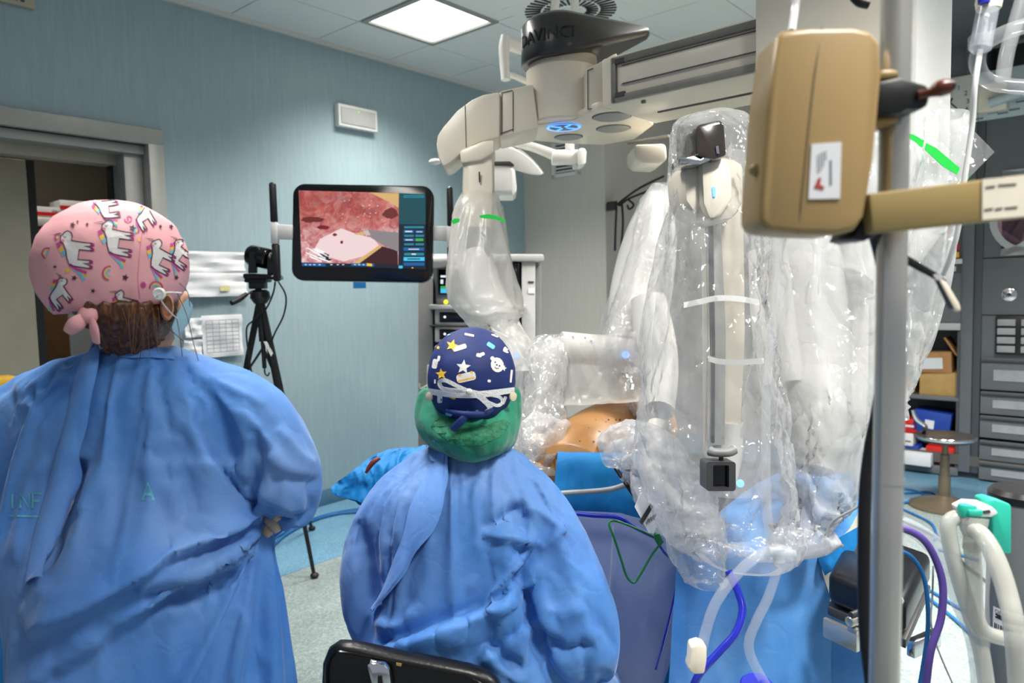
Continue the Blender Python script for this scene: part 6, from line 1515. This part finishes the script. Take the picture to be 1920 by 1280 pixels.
obj('arm_bracket', slab_px([(1606, 436), (1632, 380), (1642, 380), (1646, 440), (1622, 452), (1600, 448)], .675, .73), 'black_plastic', pump, bevel=.004)
bd = thing('equipment_band', 'beige rail band with blurred rating label crossing the pole', 'rail band', W(1780, 400, .66))
v, f_ = loft([[W(x, y, d) for x, y, d in P] for P in ([(1630, 362, .69), (1638, 437, .69)], [(1660, 360, .675), (1660, 436, .675)], [(1720, 354, .66), (1720, 428, .66)], [(1840, 338, .645), (1840, 416, .645)], [(1960, 324, .632), (1960, 404, .632)])], False, False)
back = [tuple(Vector(p)+FW*.018) for p in v]
obj('band', prism([W(1630, 362, .66), W(1960, 322, .66), W(1960, 404, .66), W(1636, 438, .66)], FW*.02), 'beige_band', bd, bevel=.003)
sk = obj('rating_label', slab_px([(1842, 336), (1960, 324), (1960, 402), (1842, 412)], .6585, .66), 'clip_white', bd, smooth=False)
for (x0, x1, y) in ((1848, 1866, 350), (1872, 1906, 346), (1846, 1862, 392), (1866, 1880, 391), (1884, 1908, 389)): obj('print_line', slab_px([(x0, y), (x1, y-2.5), (x1, y+1), (x0, y+3.5)], .658, .6584), 'ink', sk, smooth=False)
hg = thing('hanging_strap', 'dark flat strap with pale rounded tip hanging behind the pole', 'strap', W(1750, 530, .77))
obj('strap_bar', slab_px([(1676, 464), (1700, 476), (1760, 512), (1775, 524), (1782, 540), (1770, 534), (1752, 522), (1676, 482)], .762, .767), 'black_plastic', hg, bevel=.002)
obj('strap_tip', slab_px([(1764, 522), (1776, 528), (1800, 568), (1804, 580), (1798, 586), (1788, 580), (1764, 534)], .758, .764), 'clip_white', hg, bevel=.003)
obj('strap_edge', slab_px([(1760, 524), (1766, 534), (1790, 580), (1786, 578)], .757, .765), 'black_plastic', hg)
obj('strap_eyelet', slab_px(spline([(1752, 516), (1760, 514), (1768, 522), (1764, 528), (1756, 524)], 3, True), .759, .762), 'light_grey', hg)
# small black hook at top
o = obj('pole_hook', tube([W(1600, -8, .9), W(1612, 4, .9), W(1628, 8, .9)], .006, 10, 5), 'black_plastic'); tag(o, 'small black hook at the top left of the pole', 'hook')

# ================================================================ tubes and hoses
def hose(name, label, pts, r, mat, cat='tube', group=None, n=12, k=7):
    o = obj(name, tube([W(*p) for p in pts], r, n, k), mat); return tag(o, label, cat, group)
e = thing('drip_chamber', 'clear drip chamber with blue cap at the top right', 'drip chamber', W(1840, 90, 1.1))
obj('chamber', tube([W(1852, 18, 1.1), W(1845, 55, 1.1), W(1838, 92, 1.1)], .0155, 18, 3), 'sleeve_clear', e)
obj('inner_pin', tube([W(1848, 34, 1.1), W(1844, 78, 1.1)], .004, 10), 'cable_grey', e)
obj('top_collar', lathe(W(1854, 8, 1.1), ZV, [(-.008, .0165), (.004, .0185), (.012, .017)], 20), 'clip_white', e)
obj('blue_cap', lathe(W(1845, 2, 1.085), ZV, [(-.003, .008), (.012, .009)], 14), 'deep_blue', e)
obj('bottom_collar', lathe(W(1838, 92, 1.1), ZV, [(-.005, .010), (.004, .0165), (.02, .0165)], 20), 'tube_clear', e)
hk = W(1683, -60, .74)
obj('supply_line', tube([W(1854, 10, 1.1), W(1862, -60, 1.1), W(1866, -160, 1.05), W(1800, -300, .9), hk+ZV*.25], .004, 8, 6), 'tube_white', e)
obj('drop', ball(W(1850, 30, 1.09), .004, 8, 6), 'white_plastic', e)
hose('drip_line', 'thin white drip line hanging from the drip chamber', [(1838, 94, 1.1), (1828, 160, 1.1), (1822, 240, 1.12), (1806, 350, 1.14), (1796, 430, 1.16), (1782, 480, 1.18), (1768, 515, 1.2)], .0042, 'tube_white')
hose('corrugated_hose', 'wide clear hose looping at the top right corner', [(1960, 40, 1.15), (1900, 55, 1.16), (1850, 80, 1.18), (1832, 110, 1.2), (1842, 142, 1.22), (1872, 158, 1.22), (1935, 164, 1.2)], .0125, 'tube_clear', 'hose')
hose('corrugated_hose', 'straight clear hose behind the looping one at the top right', [(1922, -20, 1.3), (1902, 50, 1.3), (1888, 100, 1.3), (1880, 150, 1.3)], .0125, 'tube_clear', 'hose')
hose('pump_line', 'pair of thin white lines rising from the infusion pump', [(1495, -20, .8), (1490, 20, .8), (1484, 60, .78)], .0045, 'tube_white')
hose('suction_tube', 'long clear suction tube hanging before the plastic drape', [(1500, 120, 1.25), (1480, 300, 1.3), (1462, 400, 1.3), (1458, 440, 1.3), (1456, 520, 1.3), (1450, 600, 1.3), (1438, 720, 1.3), (1436, 850, 1.3), (1438, 960, 1.3), (1450, 1034, 1.3)], .0085, 'tube_clear')
hose('suction_tube', 'clear suction tube curving left down to the beige clip', [(1480, 1034, 1.31), (1455, 1030, 1.3), (1420, 1042, 1.3), (1378, 1080, 1.3), (1342, 1130, 1.3), (1324, 1180, 1.3), (1314, 1225, 1.3)], .0098, 'tube_clear')
hose('suction_tube', 'clear suction tube dropping from the connector to the floor', [(1461, 1040, 1.3), (1456, 1070, 1.3), (1440, 1120, 1.3), (1418, 1165, 1.3), (1404, 1205, 1.3), (1412, 1240, 1.3), (1440, 1290, 1.3)], .0088, 'tube_clear')
e = thing('tube_connector', 'clear Y connector joining the suction tubes', 'connector', W(1460, 1040, 1.3))
obj('collar', tube([W(1459, 1028, 1.295), W(1461, 1052, 1.295)], .011, 14), 'sleeve_clear', e); obj('branch', tube([W(1440, 1034, 1.295), W(1490, 1040, 1.295)], .0095, 12), 'sleeve_clear', e)
o = obj('tube_clamp', slab_px([(1296, 1212), (1312, 1207), (1326, 1212), (1326, 1240), (1322, 1264), (1300, 1266), (1290, 1255), (1294, 1240)], 1.27, 1.3), 'clip_white', bevel=.005); tag(o, 'beige plastic roller clamp on the curving suction tube', 'clamp')
hose('blue_tube', 'shiny dark blue tube curling beside the clear tube', [(1366, 1070, 1.4), (1384, 1110, 1.38), (1392, 1145, 1.36), (1380, 1185, 1.34), (1350, 1220, 1.33), (1312, 1262, 1.32), (1295, 1300, 1.32)], .0075, 'tube_blue')
o = obj('blue_ring', lathe(W(1420, 1290, 1.3), ZV+FW*-.3, [(0, .028), (.004, .031), (.008, .028)], 24), 'deep_blue'); tag(o, 'dark blue plastic cap at the bottom edge', 'cap')
hose('monitor_lead', 'thin clear lead crossing the blue drape beside the pole', [(1640, 930, 1.5), (1600, 955, 1.55), (1565, 975, 1.6), (1548, 1000, 1.65), (1542, 1020, 1.68), (1530, 1040, 1.7)], .003, 'tube_white')
hose('power_cable', 'thick black cable hanging along the left of the pole', [(1640, 430, .74), (1660, 520, .77), (1664, 640, .8), (1646, 770, .85), (1632, 840, .86), (1622, 930, .86), (1620, 1050, .86), (1622, 1180, .86), (1636, 1300, .86)], .0075, 'cable_black', 'cable')
hose('blue_lead', 'blue cable arching right of the pole down to the floor', [(1640, 1020, 1.35), (1690, 1033, 1.35), (1715, 1050, 1.35), (1733, 1085, 1.35), (1740, 1140, 1.35), (1738, 1200, 1.35), (1724, 1290, 1.35)], .004, 'cable_blue', 'cable')
hose('purple_hose', 'purple hose arching beside the blue cable', [(1640, 985, 1.3), (1690, 990, 1.3), (1730, 1010, 1.3), (1755, 1050, 1.3), (1768, 1100, 1.3), (1764, 1160, 1.3), (1745, 1220, 1.3), (1736, 1290, 1.3)], .0065, 'cable_purple', 'hose')
hose('clear_sleeve', 'wide see-through ribbed sleeve beside the purple hose', [(1640, 975, 1.34), (1700, 985, 1.34), (1750, 1020, 1.34), (1785, 1070, 1.34), (1805, 1130, 1.34), (1830, 1200, 1.34), (1840, 1300, 1.34)], [.013, .015, .018, .02, .02, .018, .016], 'sleeve_clear', 'hose')
hose('grey_lead', 'thin grey lead hanging beside the purple hose', [(1750, 1060, 1.32), (1748, 1120, 1.32), (1746, 1170, 1.32), (1760, 1220, 1.32), (1790, 1290, 1.32)], .0016, 'cable_grey', 'cable')
# cables on the floor
def fl(name, label, pts, r, mat):
    o = obj(name, tube([WZ(x, y, r+.002) for x, y in pts], r, 8, 6), mat); tag(o, label, 'cable', 'cables lying on the floor')
for k, (pts, lab) in enumerate((([(1660, 920), (1700, 924), (1740, 922), (1755, 930), (1720, 938), (1670, 944)], 'blue cable coil on the floor beside the stool'), ([(1660, 914), (1710, 918), (1735, 932), (1700, 942), (1664, 940)], 'second blue cable coil by the stool base'), ([(1686, 952), (1710, 962), (1745, 980), (1755, 1000), (1752, 1012)], 'blue cable running from the coil to the black plug'), ([(1700, 1090), (1740, 1120), (1790, 1160), (1850, 1215), (1880, 1240)], 'blue floor cable nearest the grey cylinder'), ([(1700, 1080), (1750, 1110), (1800, 1140), (1830, 1152)], 'short blue floor cable under the purple hose'), ([(1760, 1030), (1800, 1040), (1835, 1050)], 'blue floor cable behind the white hoses'))): fl('floor_cable', lab, pts, .007, 'cable_blue')
fl('floor_cable', 'black floor cable running behind the white hoses', [(1640, 960), (1700, 980), (1760, 1010), (1800, 1050), (1850, 1090)], .007, 'cable_black')
for k, pts in enumerate(([(505, 1030), (540, 1000), (590, 975), (640, 962), (690, 955)], [(500, 1018), (545, 992), (600, 968), (650, 957), (700, 950)], [(508, 1025), (560, 985), (610, 966), (670, 960)])):
    fl('floor_cable', ['bundle cable on the floor by the blue wall, nearest one', 'bundle cable on the floor by the blue wall, farthest one', 'bundle cable on the floor by the blue wall, middle one'][k], pts, .008, 'cable_blue')
# ---------------------------------------------------------------- stool
st = thing('round_stool', 'round metal stool with low backrest before the grey cabinets', 'stool', WZ(1770, 950, 0))
b0 = WZ(1770, 950, 0); sd_ = 4.6
zs = W(1768, 808, sd_).z
obj('base', lathe(b0, ZV, [(0, .20), (.012, .20), (.03, .16), (.055, .07), (.075, .035)], 32), 'stool_metal', st)
obj('stem', lathe(b0+ZV*.07, ZV, [(0, .035), (.13, .035), (.13, .028), (zs-.2, .026), (zs-.2, .018), (zs-.09, .018)], 18), 'stool_metal', st)
obj('seat', lathe(b0+ZV*(zs-.05), ZV, [(0, .10), (.008, .15), (.03, .165), (.045, .16), (.05, .1)], 32), 'seat_leather', st)
obj('seat_rim', lathe(b0+ZV*(zs-.028), ZV, [(0, .165), (.006, .17), (.016, .17), (.022, .165)], 32), 'chrome', st)
obj('back_bar', tube([b0+ZV*(zs-.02)+N*-.13, W(1735, 800, 4.5), W(1718, 785, 4.5), W(1711, 768, 4.5)], [.012, .014, .014, .01], 10, 5), 'chrome', st)

# ================================================================ gas cylinder with holder and hoses
gd = 1.25
gc = W(1915, 1100, gd)
gy = thing('gas_cylinder', 'grey gas cylinder with black top and white paper label', 'gas cylinder', (gc.x, gc.y, 0))
zt_ = W(1900, 912, gd).z; rg = .052
obj('cylinder', lathe((gc.x, gc.y, 0), ZV, [(0, rg-.004), (.008, rg), (zt_-.02, rg)], 40), 'cyl_grey', gy)
obj('top_cap', lathe((gc.x, gc.y, zt_-.02), ZV, [(0, rg+.001), (.012, rg+.001), (.02, rg-.006)], 40), 'black_plastic', gy)
def on_cyl(name, a0, a1, z0, z1, mat, off=.0008, n=14):
    rows = [[Vector((gc.x+sin(a0+(a1-a0)*j/n)*(rg+off), gc.y-cos(a0+(a1-a0)*j/n)*(rg+off), z)) for j in range(n+1)] for z in (z0, z1)]
    return obj(name, loft(rows, False, False), mat, gy)
zl0, zl1 = W(1885, 1212, gd-.05).z, W(1885, 1158, gd-.05).z
on_cyl('paper_label', -1.45, -.25, zl0, zl1, 'paper')
for k in range(9): on_cyl('barcode_bar', -1.38+.068*k, -1.38+.068*k+(.03 if k % 3 else .045), zl0+.006, zl0+.02, 'ink', .0014, 2)
for (a0, a1, z) in ((-1.35, -.4, .76), (-1.3, -.45, .7), (-1.35, -.5, .66)):
    zz_ = zl0+(zl1-zl0)*z; on_cyl('print_line', a0, a1, zz_-.0022 if z < .9 else zz_-.004, zz_+.001, 'ink', .0014, 6)
lt = text('print_text', 'OMARICO II', .0098, (0, 0, 0), (1, 0, 0), (0, 0, 1), 'ink', None, .0003)
for v in lt.data.vertices:
    a_ = -.86+v.co.x/rg; rr_ = rg+.0018; v.co = Vector((gc.x+sin(a_)*rr_, gc.y-cos(a_)*rr_, zl0+(zl1-zl0)*.86+v.co.z))-origin_of(gy)
lt.parent = gy
hl = thing('hose_holder', 'turquoise plastic hose holder clipped to the grey cylinder', 'hose holder', W(1880, 1000, gd-.08))
obj('bracket', slab_px([(1852, 938), (1866, 936), (1898, 946), (1898, 1040), (1860, 1036), (1862, 968), (1852, 962)], 1.1, 1.135), 'teal', hl, bevel=.004)
obj('shelf', slab_px([(1812, 958), (1832, 948), (1862, 950), (1874, 962), (1860, 970), (1816, 968)], 1.08, 1.12), 'white_plastic', hl, bevel=.003)
obj('round_clip', lathe(W(1814, 958, 1.09), CY, [(-.008, .012), (.004, .014), (.010, .012)], 18), 'teal', hl); obj('lever', box(W(1826, 960, 1.08), (.022, .012, .01), (CX, FW, CY)), 'teal', hl, bevel=.003)
obj('slot', slab_px([(1842, 958), (1856, 956), (1858, 961), (1846, 963)], 1.078, 1.081), 'dark_grey', hl, smooth=False)
e = thing('hose_junction', 'white Y hose junction under the turquoise holder', 'connector', W(1825, 990, 1.08))
obj('body', tube([W(1826, 968, 1.09), W(1824, 985, 1.09), W(1824, 1005, 1.09)], [.02, .019, .013], 16, 4), 'tube_milky', e)
obj('neck', tube([W(1824, 1003, 1.09), W(1822, 1030, 1.09)], .0125, 14), 'tube_milky', e)
hose('breathing_hose', 'milky hose curving right from the junction down the cylinder', [(1826, 990, 1.08), (1846, 1008, 1.06), (1868, 1050, 1.04), (1888, 1110, 1.02), (1902, 1180, 1.0), (1912, 1300, 1.0)], [.0115, .0125, .0135, .0135, .0135, .0135], 'tube_milky', 'hose', 'milky hoses at the grey cylinder')
hose('breathing_hose', 'milky hose dropping straight from the junction', [(1822, 1020, 1.09), (1826, 1080, 1.09), (1828, 1140, 1.09), (1842, 1180, 1.09), (1880, 1196, 1.1), (1920, 1200, 1.12)], .0115, 'tube_milky', 'hose', 'milky hoses at the grey cylinder')
hose('breathing_hose', 'milky hose bent over the left of the turquoise holder', [(1808, 974, 1.1), (1792, 970, 1.1), (1778, 985, 1.1), (1784, 1030, 1.1), (1800, 1090, 1.1), (1822, 1160, 1.1), (1840, 1220, 1.1), (1852, 1300, 1.1)], .0115, 'tube_milky', 'hose', 'milky hoses at the grey cylinder')
hose('breathing_hose', 'thin bluish hose standing behind the junction', [(1866, 1030, 1.2), (1852, 1060, 1.2), (1846, 1120, 1.2), (1848, 1200, 1.2), (1842, 1300, 1.2)], .007, 'tube_clear', 'hose', 'milky hoses at the grey cylinder')
